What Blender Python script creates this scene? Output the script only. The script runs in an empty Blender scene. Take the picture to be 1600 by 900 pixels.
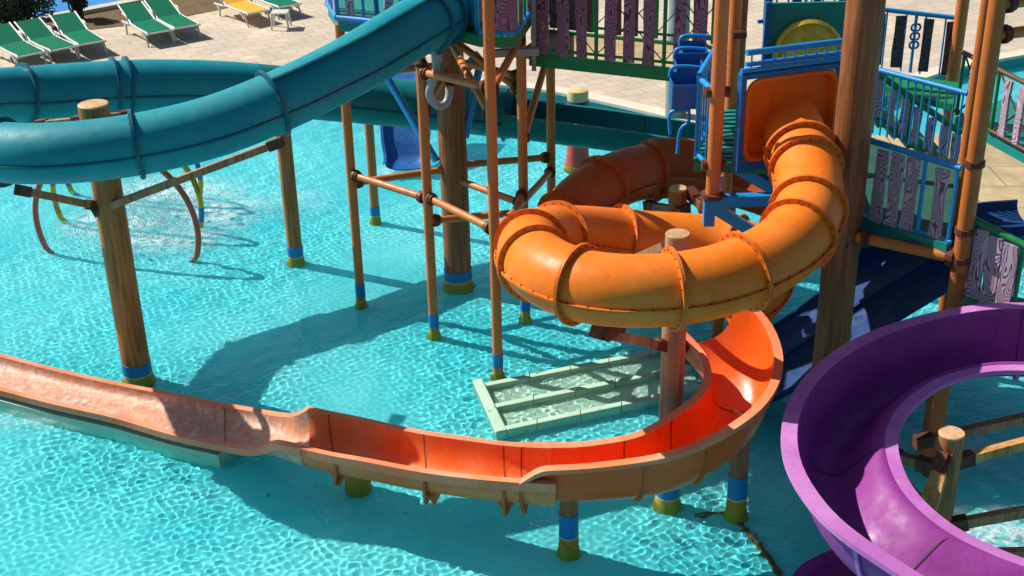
import bpy, bmesh, math, random
import numpy as np
from mathutils import Vector, Matrix

random.seed(7)
sc = bpy.context.scene
COL = sc.collection

# ------------------------------------------------------------------ camera, sky, sun, exposure
CAM_H, PITCH, ROLL, FOC = 8.5, math.radians(26.0), math.radians(-1.2), 2048.0
FWD = Vector((0, math.cos(PITCH), -math.sin(PITCH)))
_r0, _u0 = Vector((1, 0, 0)), Vector((0, math.sin(PITCH), math.cos(PITCH)))
RIGHT = _r0 * math.cos(ROLL) + _u0 * math.sin(ROLL)
UP = _u0 * math.cos(ROLL) - _r0 * math.sin(ROLL)
cam = bpy.data.cameras.new('camera')
cam_ob = bpy.data.objects.new('camera', cam)
COL.objects.link(cam_ob)
_m = Matrix((RIGHT, UP, -FWD)).transposed().to_4x4()
_m.translation = (0, 0, CAM_H)
cam_ob.matrix_world = _m
cam.sensor_width, cam.lens, cam.clip_start, cam.clip_end = 36, 36 * FOC / 1600, 0.1, 900
sc.camera = cam_ob

SUN_EL = math.radians(44)
_h = Vector((-0.9, 0.43, 0)).normalized()
SUN = Vector((_h.x * math.cos(SUN_EL), _h.y * math.cos(SUN_EL), math.sin(SUN_EL)))
world = bpy.data.worlds.new('World')
sc.world = world
world.use_nodes = True
_nt = world.node_tree
_sky = _nt.nodes.new('ShaderNodeTexSky')
_sky.sky_type = 'NISHITA'
_sky.sun_disc = False
_sky.sun_elevation = SUN_EL
_sky.sun_rotation = math.atan2(SUN.x, SUN.y)
_nt.links.new(_sky.outputs[0], _nt.nodes['Background'].inputs[0])
_nt.nodes['Background'].inputs[1].default_value = 0.055
sun = bpy.data.lights.new('sun', 'SUN')
sun_ob = bpy.data.objects.new('sun', sun)
COL.objects.link(sun_ob)
sun.energy, sun.angle, sun.color = 4.6, math.radians(0.5), (1, 0.94, 0.84)
sun_ob.rotation_euler = SUN.to_track_quat('Z', 'Y').to_euler()
sun.cycles.is_caustics_light = True
sc.view_settings.view_transform = 'Standard'
sc.view_settings.look = 'None'
sc.view_settings.gamma = 1
sc.view_settings.exposure = 0.55
sc.cycles.max_bounces = 8
sc.cycles.sample_clamp_indirect = 4


# ------------------------------------------------------------------ where things stand
def ray(px, py):
    return FWD * FOC + RIGHT * (px - 800) + UP * (450 - py)


def at_h(px, py, h):
    d = ray(px, py)
    return Vector((0, 0, CAM_H)) + d * ((h - CAM_H) / d.z)


def at_d(px, py, D):
    d = ray(px, py)
    return Vector((0, 0, CAM_H)) + d * (D / d.y)


# ------------------------------------------------------------------ materials
def new_mat(name):
    m = bpy.data.materials.new(name)
    m.use_nodes = True
    return m, m.node_tree, m.node_tree.nodes['Principled BSDF']


def N(nt, kind, **kw):
    n = nt.nodes.new(kind)
    for k, v in kw.items():
        if k in n.inputs:
            n.inputs[k].default_value = v
        else:
            setattr(n, k, v)
    return n


def ramp(nt, src, stops, interp='LINEAR'):
    r = nt.nodes.new('ShaderNodeValToRGB')
    r.color_ramp.interpolation = interp
    e = r.color_ramp.elements
    while len(e) < len(stops):
        e.new(0.5)
    for i, (p, c) in enumerate(stops):
        e[i].position = p
        e[i].color = (*c, 1) if len(c) == 3 else c
    nt.links.new(src, r.inputs[0])
    return r.outputs[0]


def mix(nt, fac, a, b, blend='MIX'):
    n = nt.nodes.new('ShaderNodeMix')
    n.data_type = 'RGBA'
    n.blend_type = blend
    for k, v in ((0, fac), (6, a), (7, b)):
        if isinstance(v, (int, float)):
            n.inputs[k].default_value = v
        elif isinstance(v, tuple):
            n.inputs[k].default_value = (*v, 1)
        else:
            nt.links.new(v, n.inputs[k])
    return n.outputs[2]


def coords(nt, scale=(1, 1, 1), kind='Object', per_object=False):
    tc = nt.nodes.new('ShaderNodeTexCoord')
    mp = nt.nodes.new('ShaderNodeMapping')
    mp.inputs['Scale'].default_value = scale
    nt.links.new(tc.outputs[kind], mp.inputs[0])
    if per_object:
        oi = nt.nodes.new('ShaderNodeObjectInfo')
        mu = N(nt, 'ShaderNodeVectorMath', operation='SCALE')
        mu.inputs[0].default_value = (13.7, 7.3, 21.1)
        nt.links.new(oi.outputs['Random'], mu.inputs['Scale'])
        nt.links.new(mu.outputs[0], mp.inputs['Location'])
    return mp.outputs[0]


def noise(nt, vec, scale, detail=4, rough=0.55, dist=0.0):
    n = N(nt, 'ShaderNodeTexNoise', Scale=scale, Detail=detail, Roughness=rough, Distortion=dist)
    nt.links.new(vec, n.inputs['Vector'])
    return n.outputs['Fac']


def bump(nt, b, h, strength=0.2, dist=0.01):
    n = N(nt, 'ShaderNodeBump', Strength=strength, Distance=dist)
    nt.links.new(h, n.inputs['Height'])
    nt.links.new(n.outputs[0], b.inputs['Normal'])


def plastic(name, c, faded, dirt=(0.02, 0.015, 0.01), rough=0.35, dirt_amt=0.5, fade_pos=(0.45, 0.75), spot=17.0):
    """weathered glass-fibre gelcoat: slow fading, fine mottling, scattered grime spots"""
    m, nt, b = new_mat(name)
    v = coords(nt)
    f = ramp(nt, noise(nt, v, 1.3, 5, 0.6), [(fade_pos[0], (0, 0, 0)), (fade_pos[1], (1, 1, 1))])
    base = mix(nt, f, c, faded)
    fine = ramp(nt, noise(nt, v, 26, 4, 0.7), [(0.35, (0.95, 0.95, 0.95)), (0.65, (1.03, 1.03, 1.03))])
    base = mix(nt, 1.0, base, fine, 'MULTIPLY')
    st = ramp(nt, noise(nt, coords(nt, (9, 9, 1.2)), 2.0, 5, 0.65), [(0.52, (0, 0, 0)), (0.8, (dirt_amt,) * 3)])
    base = mix(nt, st, base, tuple(x * 0.45 for x in c))
    vo = N(nt, 'ShaderNodeTexVoronoi', Scale=spot)
    nt.links.new(v, vo.inputs['Vector'])
    sp = ramp(nt, vo.outputs['Distance'], [(0.06, (dirt_amt,) * 3), (0.13, (0, 0, 0))])
    keep = ramp(nt, noise(nt, v, 2.7, 2), [(0.52, (0, 0, 0)), (0.6, (1, 1, 1))])
    base = mix(nt, mix(nt, 1.0, sp, keep, 'MULTIPLY'), base, dirt)
    nt.links.new(base, b.inputs['Base Color'])
    rr = ramp(nt, noise(nt, v, 6, 4), [(0.3, (rough * 0.75,) * 3), (0.75, (min(1, rough * 1.5),) * 3)])
    nt.links.new(rr, b.inputs['Roughness'])
    b.inputs['Specular IOR Level'].default_value = 0.3
    bump(nt, b, noise(nt, v, 5, 3), 0.12, 0.02)
    return m


def paint(name, c, worn=(0.16, 0.09, 0.05), amt=0.5, rough=0.4, scale=7.0):
    m, nt, b = new_mat(name)
    v = coords(nt, per_object=True)
    base = mix(nt, noise(nt, v, 3, 4), tuple(x * 0.8 for x in c), tuple(min(1, x * 1.15) for x in c))
    w = ramp(nt, noise(nt, v, scale, 6, 0.7), [(0.62, (0, 0, 0)), (0.7, (amt,) * 3)])
    base = mix(nt, w, base, worn)
    nt.links.new(base, b.inputs['Base Color'])
    nt.links.new(ramp(nt, noise(nt, v, 12, 3), [(0.3, (rough * 0.8,) * 3), (0.7, (rough * 1.5,) * 3)]), b.inputs['Roughness'])
    bump(nt, b, noise(nt, v, 30, 3), 0.1, 0.004)
    return m


def log_wood(name, a, c, dark):
    m, nt, b = new_mat(name)
    v = coords(nt, (9, 9, 0.55), per_object=True)
    g = noise(nt, v, 2.2, 7, 0.65, 0.6)
    col = ramp(nt, g, [(0.28, dark), (0.45, a), (0.62, c), (0.8, tuple(x * 0.75 for x in a))])
    big = ramp(nt, noise(nt, coords(nt, (1.5, 1.5, 0.7), per_object=True), 1.6, 3), [(0.35, (0.7, 0.68, 0.66)), (0.7, (1.1, 1.08, 1.05))])
    col = mix(nt, 1.0, col, big, 'MULTIPLY')
    vo = N(nt, 'ShaderNodeTexVoronoi', Scale=2.6)
    nt.links.new(coords(nt, (1.6, 1.6, 0.9), per_object=True), vo.inputs['Vector'])
    kn = ramp(nt, vo.outputs['Distance'], [(0.05, (0.85,) * 3), (0.12, (0, 0, 0))])
    col = mix(nt, kn, col, dark)
    nt.links.new(col, b.inputs['Base Color'])
    b.inputs['Roughness'].default_value = 0.6
    bump(nt, b, g, 0.5, 0.015)
    return m


def carved(name, light, dark):
    """mauve boards with carved wood-grain lines"""
    m, nt, b = new_mat(name)
    v = coords(nt, (1.0, 1.0, 0.34), per_object=True)
    w = N(nt, 'ShaderNodeTexNoise', Scale=5.5, Detail=1.0, Roughness=0.4, Distortion=0.3)
    nt.links.new(v, w.inputs['Vector'])
    mu = N(nt, 'ShaderNodeMath', operation='MULTIPLY')
    mu.inputs[1].default_value = 26.0
    nt.links.new(w.outputs['Fac'], mu.inputs[0])
    fr = N(nt, 'ShaderNodeMath', operation='FRACT')
    nt.links.new(mu.outputs[0], fr.inputs[0])
    ln = ramp(nt, fr.outputs[0], [(0.0, (1, 1, 1)), (0.22, (0.9, 0.9, 0.9)), (0.36, (0, 0, 0)), (0.86, (0, 0, 0)), (1.0, (1, 1, 1))])
    fine = noise(nt, coords(nt, (1, 1, 1), per_object=True), 18, 4)
    la = mix(nt, fine, tuple(x * 0.8 for x in light), tuple(min(1, x * 1.2) for x in light))
    nt.links.new(mix(nt, ln, la, dark), b.inputs['Base Color'])
    b.inputs['Roughness'].default_value = 0.55
    inv = N(nt, 'ShaderNodeMath', operation='SUBTRACT')
    inv.inputs[0].default_value = 1
    nt.links.new(ln, inv.inputs[1])
    bump(nt, b, inv.outputs[0], 0.5, 0.006)
    return m


def flat(name, c, rough=0.5, var=0.15, scale=8.0, metallic=0.0):
    m, nt, b = new_mat(name)
    f = noise(nt, coords(nt, per_object=True), scale, 5, 0.6)
    nt.links.new(mix(nt, f, tuple(x * (1 - var) for x in c), tuple(min(1, x * (1 + var)) for x in c)), b.inputs['Base Color'])
    b.inputs['Roughness'].default_value = rough
    b.inputs['Metallic'].default_value = metallic
    return m


M = {}
M['blue_tube'] = plastic('blue_gelcoat', (0.001, 0.235, 0.295), (0.006, 0.29, 0.35), dirt_amt=0.3, rough=0.5)
M['teal_tube'] = plastic('teal_gelcoat', (0.001, 0.17, 0.19), (0.008, 0.21, 0.22), dirt_amt=0.5, rough=0.5)
M['blue_rim'] = plastic('blue_rim', (0.002, 0.11, 0.17), (0.03, 0.17, 0.2), dirt_amt=0.7)
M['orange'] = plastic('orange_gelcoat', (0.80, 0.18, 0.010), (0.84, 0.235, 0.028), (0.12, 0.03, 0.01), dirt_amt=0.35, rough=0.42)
M['orange_rim'] = plastic('orange_rim', (0.66, 0.145, 0.010), (0.80, 0.25, 0.04), (0.12, 0.03, 0.01), dirt_amt=0.6, rough=0.45)
M['hood'] = plastic('orange_hood', (0.72, 0.14, 0.006), (0.76, 0.19, 0.012), (0.15, 0.03, 0.01), dirt_amt=0.4, rough=0.4)
M['flume'] = plastic('flume_red_orange', (0.82, 0.105, 0.010), (0.83, 0.17, 0.05), (0.2, 0.03, 0.01), dirt_amt=0.3, rough=0.3)
M['flume_faded'] = plastic('flume_faded_coral', (0.80, 0.21, 0.09), (0.84, 0.36, 0.22), (0.3, 0.06, 0.02), dirt_amt=0.35, rough=0.45)
M['flume_out'] = plastic('flume_outer_orange', (0.55, 0.10, 0.012), (0.6, 0.14, 0.02), (0.15, 0.03, 0.01), dirt_amt=0.5, rough=0.5)
M['flume_mid'] = plastic('flume_faded_sunlit', (0.82, 0.14, 0.02), (0.83, 0.24, 0.085), (0.2, 0.03, 0.01), dirt_amt=0.3, rough=0.35, fade_pos=(0.38, 0.62))  # fading plus the straight run's sunlit salmon look, put into the colour
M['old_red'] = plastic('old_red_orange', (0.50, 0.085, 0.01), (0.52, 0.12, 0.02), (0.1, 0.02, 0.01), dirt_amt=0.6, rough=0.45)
M['purple'] = plastic('purple_gelcoat', (0.235, 0.030, 0.235), (0.29, 0.05, 0.29), (0.07, 0.01, 0.08), dirt_amt=0.55, rough=0.5, spot=42)
M['purple_lip'] = plastic('purple_sunlit', (0.46, 0.14, 0.46), (0.57, 0.26, 0.57), (0.1, 0.03, 0.12), dirt_amt=0.3, rough=0.45)  # rims paler than the channel, their sunlit look put into the colour
M['navy'] = plastic('navy_gelcoat', (0.003, 0.036, 0.14), (0.005, 0.052, 0.18), dirt_amt=0.3, rough=0.6)
M['yellow'] = plastic('yellow_gelcoat', (0.68, 0.50, 0.05), (0.70, 0.58, 0.18), (0.05, 0.03, 0.01), dirt_amt=0.9, rough=0.4)
M['log'] = log_wood('log_brown', (0.42, 0.15, 0.032), (0.54, 0.215, 0.05), (0.11, 0.03, 0.007))
M['log_red'] = log_wood('log_red_brown', (0.36, 0.11, 0.036), (0.48, 0.17, 0.06), (0.08, 0.022, 0.01))
M['log_pale'] = log_wood('log_pale_brown', (0.42, 0.20, 0.10), (0.54, 0.29, 0.16), (0.12, 0.04, 0.02))
M['log_dark'] = log_wood('log_dark_brown', (0.24, 0.078, 0.02), (0.36, 0.13, 0.038), (0.06, 0.018, 0.006))
M['log_end'] = log_wood('log_cut_end', (0.62, 0.38, 0.2), (0.68, 0.45, 0.26), (0.25, 0.12, 0.06))
M['pipe'] = paint('pipe_orange_brown', (0.56, 0.16, 0.03), (0.13, 0.04, 0.015), 0.75, 0.4, 5.0)
M['pipe_red'] = paint('pipe_rusty', (0.45, 0.125, 0.018), (0.10, 0.03, 0.012), 0.9, 0.5, 2.6)
M['clamp'] = paint('clamp_rust', (0.12, 0.028, 0.012), (0.05, 0.02, 0.01), 0.8, 0.6)
M['beam'] = log_wood('beam_wood', (0.36, 0.165, 0.075), (0.48, 0.26, 0.14), (0.10, 0.04, 0.02))
M['beam_ochre'] = log_wood('beam_ochre', (0.6, 0.27, 0.06), (0.7, 0.4, 0.14), (0.2, 0.08, 0.03))
M['band'] = paint('band_blue', (0.01, 0.19, 0.50), (0.1, 0.2, 0.1), 0.3, 0.5)
M['stain'] = paint('waterline_ochre', (0.42, 0.25, 0.016), (0.12, 0.05, 0.01), 0.9, 0.6, 9.0)
M['blue'] = paint('paint_sky_blue', (0.006, 0.24, 0.62), (0.02, 0.1, 0.2), 0.5, 0.35)
M['blue_dark'] = paint('paint_royal_blue', (0.004, 0.10, 0.34), (0.02, 0.06, 0.1), 0.5, 0.4)
M['green'] = paint('paint_green', (0.004, 0.20, 0.055), (0.03, 0.06, 0.02), 0.6, 0.4)
M['teal_paint'] = paint('paint_teal', (0.006, 0.22, 0.19), (0.02, 0.08, 0.06), 0.6, 0.4)
M['brass'] = paint('paint_bronze', (0.10, 0.04, 0.015), (0.04, 0.02, 0.01), 0.6, 0.5)
M['plank'] = carved('carved_mauve', (0.52, 0.38, 0.49), (0.12, 0.045, 0.09))
M['plank_wine'] = carved('carved_wine', (0.36, 0.15, 0.25), (0.05, 0.012, 0.03))
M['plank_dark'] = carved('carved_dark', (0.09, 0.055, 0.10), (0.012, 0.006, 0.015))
M['grey_pipe'] = flat('pvc_grey', (0.30, 0.33, 0.36), 0.4, 0.15)
M['galv'] = flat('galvanised', (0.28, 0.28, 0.26), 0.45, 0.25)
M['white'] = flat('white_resin', (0.58, 0.58, 0.55), 0.4, 0.1)
M['sling'] = flat('green_sling', (0.001, 0.15, 0.08), 0.7, 0.12, 60)
M['sling'].node_tree.nodes['Principled BSDF'].inputs['Specular IOR Level'].default_value = 0.12
M['sling_y'] = flat('yellow_sling', (0.75, 0.36, 0.02), 0.7, 0.12, 60)
M['pink'] = paint('salmon_paint', (0.50, 0.07, 0.06), (0.4, 0.1, 0.08), 0.4, 0.45)
M['cream'] = paint('cream_paint', (0.60, 0.47, 0.22), (0.3, 0.2, 0.1), 0.4, 0.5)
M['navy_paint'] = paint('navy_paint', (0.015, 0.03, 0.16), (0.05, 0.05, 0.05), 0.3, 0.4)
M['maroon'] = paint('maroon_paint', (0.50, 0.11, 0.055), (0.2, 0.06, 0.03), 0.6, 0.5)
M['hoop_y'] = paint('hoop_yellow', (0.55, 0.42, 0.03), (0.2, 0.15, 0.05), 0.5, 0.5)
M['step'] = paint('pale_green_concrete', (0.42, 0.62, 0.48), (0.12, 0.26, 0.16), 0.7, 0.7, 4.0)
M['step_light'] = paint('pale_lit_concrete', (0.50, 0.72, 0.60), (0.3, 0.48, 0.36), 0.5, 0.7, 4.0)  # basin floor colour lightened to look sunlit despite the scaffold's shadows
M['joint'] = flat('joint_dark', (0.06, 0.02, 0.015), 0.8, 0.3)
M['bark'] = flat('shrub_bark', (0.07, 0.045, 0.03), 0.9, 0.3)
M['column_grey'] = flat('rough_grey_column', (0.22, 0.24, 0.25), 0.9, 0.55, 14)
M['pad'] = flat('terracotta_pad', (0.45, 0.15, 0.07), 0.8, 0.35, 6)
m, nt, b = new_mat('beige_slab')
br = N(nt, 'ShaderNodeTexBrick', Scale=1.0)
br.inputs['Brick Width'].default_value, br.inputs['Row Height'].default_value = 1.3, 0.9
br.inputs['Mortar Size'].default_value = 0.012
br.inputs['Color1'].default_value, br.inputs['Color2'].default_value = (0.50, 0.39, 0.22, 1), (0.43, 0.33, 0.19, 1)
br.inputs['Mortar'].default_value = (0.2, 0.15, 0.09, 1)
nt.links.new(coords(nt), br.inputs['Vector'])
nt.links.new(mix(nt, 1.0, br.outputs['Color'], ramp(nt, noise(nt, coords(nt), 1.6, 6, 0.7), [(0.3, (0.6, 0.6, 0.6)), (0.65, (1.05, 1.05, 1.05))]), 'MULTIPLY'), b.inputs['Base Color'])
b.inputs['Roughness'].default_value = 0.8
M['beige'] = m


def two_sided_leaf(name, cols):
    m, nt, b = new_mat(name)
    oi = noise(nt, coords(nt), 3.5, 3)
    nt.links.new(ramp(nt, oi, [(0.35, cols[0]), (0.5, cols[1]), (0.68, cols[2])]), b.inputs['Base Color'])
    b.inputs['Roughness'].default_value = 0.6
    return m


M['leaf'] = two_sided_leaf('shrub_leaf', [(0.012, 0.022, 0.010), (0.022, 0.04, 0.014), (0.045, 0.06, 0.022)])


# ------------------------------------------------------------------ mesh building
class MB:
    def __init__(s):
        s.v, s.f = [], []

    def add(s, v, f):
        o = len(s.v)
        s.v += [Vector(p) for p in v]
        s.f += [tuple(i + o for i in q) for q in f]
        return s

    def box(s, c, size, rot=None):
        x, y, z = (k / 2 for k in size)
        p = [Vector((a * x, b * y, d * z)) for d in (-1, 1) for a, b in ((-1, -1), (1, -1), (1, 1), (-1, 1))]
        if rot is not None:
            p = [rot @ q for q in p]
        c = Vector(c)
        return s.add([q + c for q in p], [(3, 2, 1, 0), (4, 5, 6, 7), (0, 1, 5, 4), (1, 2, 6, 5), (2, 3, 7, 6), (3, 0, 4, 7)])

    def beam(s, a, b, w, h, up=Vector((0, 0, 1))):
        a, b = Vector(a), Vector(b)
        t = (b - a).normalized()
        if abs(t.dot(up)) > 0.98:
            up = Vector((0, 1, 0))
        x = t.cross(up).normalized()
        z = x.cross(t)
        p = [q + x * i * w / 2 + z * j * h / 2 for q in (a, b) for i, j in ((-1, -1), (1, -1), (1, 1), (-1, 1))]
        return s.add(p, [(0, 1, 2, 3), (7, 6, 5, 4), (4, 5, 1, 0), (5, 6, 2, 1), (6, 7, 3, 2), (7, 4, 0, 3)])

    def cyl(s, a, b, r, r2=None, n=16, cap=True):
        return s.tube([Vector(a), Vector(b)], [r, r if r2 is None else r2], n, cap)

    def tube(s, pts, r, n=10, cap=True):
        pts = [Vector(p) for p in pts]
        k = len(pts)
        rr = r if isinstance(r, (list, tuple)) else [r] * k
        t0 = (pts[1] - pts[0]).normalized()
        ref = Vector((0, 0, 1)) if abs(t0.z) < 0.9 else Vector((0, 1, 0))
        x = t0.cross(ref).normalized()
        o = len(s.v)
        for i in range(k):
            t = (pts[min(i + 1, k - 1)] - pts[max(i - 1, 0)]).normalized()
            x = (x - t * x.dot(t)).normalized()
            y = t.cross(x)
            for j in range(n):
                a = 2 * math.pi * j / n
                s.v.append(pts[i] + (x * math.cos(a) + y * math.sin(a)) * rr[i])
        for i in range(k - 1):
            for j in range(n):
                j2 = (j + 1) % n
                s.f.append((o + i * n + j, o + i * n + j2, o + (i + 1) * n + j2, o + (i + 1) * n + j))
        if cap:
            s.f.append(tuple(o + j for j in reversed(range(n))))
            s.f.append(tuple(o + (k - 1) * n + j for j in range(n)))
        return s

    def lathe(s, c, prof, n=24):
        """profile [(r,z)] turned about the vertical through c"""
        c = Vector(c)
        o = len(s.v)
        for r, z in prof:
            for j in range(n):
                a = 2 * math.pi * j / n
                s.v.append(c + Vector((r * math.cos(a), r * math.sin(a), z)))
        k = len(prof)
        for i in range(k - 1):
            for j in range(n):
                j2 = (j + 1) % n
                s.f.append((o + i * n + j, o + i * n + j2, o + (i + 1) * n + j2, o + (i + 1) * n + j))
        s.f.append(tuple(o + j for j in reversed(range(n))))
        s.f.append(tuple(o + (k - 1) * n + j for j in range(n)))
        return s

    def poly(s, pts, z0, z1):
        n = len(pts)
        v = [Vector((p[0], p[1], z0)) for p in pts] + [Vector((p[0], p[1], z1)) for p in pts]
        return s.add(v, [tuple(reversed(range(n))), tuple(range(n, 2 * n))] + [(i, (i + 1) % n, n + (i + 1) % n, n + i) for i in range(n)])

    def build(s, name, mat, parent=None, smooth=None, thick=0.0, bevel=0.0, origin=None):
        me = bpy.data.meshes.new(name)
        base = Vector((0, 0, 0))
        if origin is not None:
            base = Vector(origin)
        elif parent is not None:
            p = parent
            while p is not None:
                base += Vector(p.location)
                p = p.parent
        me.from_pydata([tuple(q - base) for q in s.v], [], s.f)
        bm = bmesh.new()
        bm.from_mesh(me)
        if thick == 0:
            bmesh.ops.recalc_face_normals(bm, faces=bm.faces)
        bm.to_mesh(me)
        bm.free()
        me.materials.append(mat)
        ob = bpy.data.objects.new(name, me)
        COL.objects.link(ob)
        if parent is not None:
            ob.parent = parent
        elif origin is not None:
            ob.location = origin
        if thick:
            md = ob.modifiers.new('t', 'SOLIDIFY')
            md.thickness, md.offset = thick, 0
        if bevel:
            md = ob.modifiers.new('b', 'BEVEL')
            md.width, md.segments, md.limit_method = bevel, 2, 'ANGLE'
        if smooth is not None:
            me.shade_smooth()
            md = ob.modifiers.new('n', 'EDGE_SPLIT')
            md.split_angle = math.radians(smooth)
        return ob


def thing(name, label, cat, loc=(0, 0, 0), group=None, rz=0.0):
    o = bpy.data.objects.new(name, None)
    COL.objects.link(o)
    o.location = loc
    o.rotation_euler = (0, 0, rz)
    o.empty_display_size = 0.2
    return tag(o, label, cat, group)


def tag(o, label, cat, group=None):
    o['label'], o['category'] = label, cat
    if group:
        o['group'] = group
    return o


def setting(o, kind='structure'):
    o['kind'] = kind
    return o


def copy_tree(o, parent=None):
    c = o.copy()
    COL.objects.link(c)
    if parent is not None:
        c.parent = parent
    for ch in list(o.children):
        copy_tree(ch, c)
    return c


def spline(P, step=0.07):
    """Catmull-Rom through P (lists of numbers), resampled"""
    P = [np.array(p, float) for p in P]
    out = []
    for i in range(len(P) - 1):
        p0 = P[i - 1] if i else 2 * P[0] - P[1]
        p1, p2 = P[i], P[i + 1]
        p3 = P[i + 2] if i + 2 < len(P) else 2 * P[-1] - P[-2]
        n = max(2, int(np.linalg.norm((p2 - p1)[:3]) / step))
        for k in range(n):
            t = k / n
            out.append(0.5 * ((2 * p1) + (-p0 + p2) * t + (2 * p0 - 5 * p1 + 4 * p2 - p3) * t * t + (-p0 + 3 * p1 - 3 * p2 + p3) * t ** 3))
    out.append(P[-1])
    return out


def smooth_path(S, n=2):
    for _ in range(n):
        S = [S[0]] + [(S[i - 1] + 2 * S[i] + S[i + 1]) / 4 for i in range(1, len(S) - 1)] + [S[-1]]
    return S


def frames(S):
    fr = []
    for i in range(len(S)):
        a, b = S[max(0, i - 1)], S[min(len(S) - 1, i + 1)]
        t = Vector((b - a)[:3]).normalized()
        x = t.cross(Vector((0, 0, 1))).normalized()
        y = x.cross(t)
        fr.append((Vector(S[i][:3]), t, x, y))
    return fr


def tube_shell(fr, R, mat, parent, name='tube', n=36):
    mb = MB()
    for (p, t, x, y), r in zip(fr, R):
        for j in range(n):
            a = 2 * math.pi * j / n
            mb.v.append(p + (x * math.cos(a) + y * math.sin(a)) * r)
    for i in range(len(fr) - 1):
        for j in range(n):
            j2 = (j + 1) % n
            mb.f.append((i * n + j, i * n + j2, (i + 1) * n + j2, (i + 1) * n + j))
    return mb.build(name, mat, parent, smooth=50, thick=0.014)


def flange(f, r, mat, parent, w=0.045, t=0.036, bolts=22, name='flange'):
    p, tt, x, y = f
    mb = MB()
    n = 40
    prof = [(r + 0.004, -t / 2), (r + w, -t / 2), (r + w, -0.002), (r + w - 0.006, 0), (r + w, 0.002), (r + w, t / 2), (r + 0.004, t / 2)]
    k = len(prof)
    for j in range(n):
        a = 2 * math.pi * j / n
        d = x * math.cos(a) + y * math.sin(a)
        for rr, zz in prof:
            mb.v.append(p + d * rr + tt * zz)
    for j in range(n):
        j2 = (j + 1) % n
        for i in range(k - 1):
            mb.f.append((j * k + i, j * k + i + 1, j2 * k + i + 1, j2 * k + i))
    ob = mb.build(name, mat, parent, smooth=35)
    if bolts:
        bb = MB()
        for j in range(bolts):
            a = 2 * math.pi * (j + 0.5) / bolts
            d = (x * math.cos(a) + y * math.sin(a)) * (r + w * 0.55)
            bb.cyl(p + d - tt * (t / 2 + 0.012), p + d + tt * (t / 2 + 0.012), 0.0065, n=6)
        b = bb.build('bolt_ring', M['joint'], ob)
    return ob


def seams(fr, R, mat, parent, ang=-8, w=0.038, t=0.026, bolts=True):
    """long flange along each side of the tube, with its bolts"""
    for sgn in (1, -1):
        mb, bb = MB(), MB()
        a = math.radians(ang)
        acc = 0
        for i, ((p, tt, x, y), r) in enumerate(zip(fr, R)):
            d = x * sgn * math.cos(a) + y * math.sin(a)
            e = tt.cross(d).normalized()
            for rr, zz in ((r - 0.004, -t / 2), (r + w, -t / 2), (r + w, t / 2), (r - 0.004, t / 2)):
                mb.v.append(p + d * rr + e * zz)
            if i:
                acc += (p - fr[i - 1][0]).length
            if acc > 0.14:
                acc = 0
                c = p + d * (r + w * 0.5)
                bb.cyl(c - e * 0.026, c + e * 0.026, 0.007, n=6)
        for i in range(len(fr) - 1):
            for j in range(4):
                j2 = (j + 1) % 4
                mb.f.append((i * 4 + j, i * 4 + j2, i * 4 + 4 + j2, i * 4 + 4 + j))
        o = mb.build('seam_flange', mat, parent)
        if bolts:
            bb.build('bolt_row', M['joint'], o)


def nearest(fr, px, py):
    best, bi = 1e9, 0
    for i, f in enumerate(fr):
        d = f[0] - Vector((0, 0, CAM_H))
        z = d.dot(FWD)
        u, v = 800 + FOC * d.dot(RIGHT) / z, 450 - FOC * d.dot(UP) / z
        e = (u - px) ** 2 + (v - py) ** 2
        if e < best:
            best, bi = e, i
    return bi


def u_profile(A, B, depth, n=22, flat_=0.62):
    """trough section hung between rim points A and B"""
    e = B - A
    out = []
    for k in range(n + 1):
        th = math.pi * (1 - k / n)
        c, s_ = math.cos(th), math.sin(th)
        u = 0.5 + 0.5 * math.copysign(abs(c) ** flat_, c)
        out.append(A + e * u - Vector((0, 0, depth * (s_ ** 0.75 if s_ > 0 else 0))))
    return out


def banked_profile(A, B, depth, n=22):
    """trough section whose inner wall slopes gently and whose outer wall is steep"""
    e = B - A
    out = []
    for k in range(n + 1):
        u = 0.5 - 0.5 * math.cos(math.pi * k / n)
        out.append(A + e * u - Vector((0, 0, depth * (1 - abs(2 * u ** 1.75 - 1) ** 2.6))))
    return out


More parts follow.
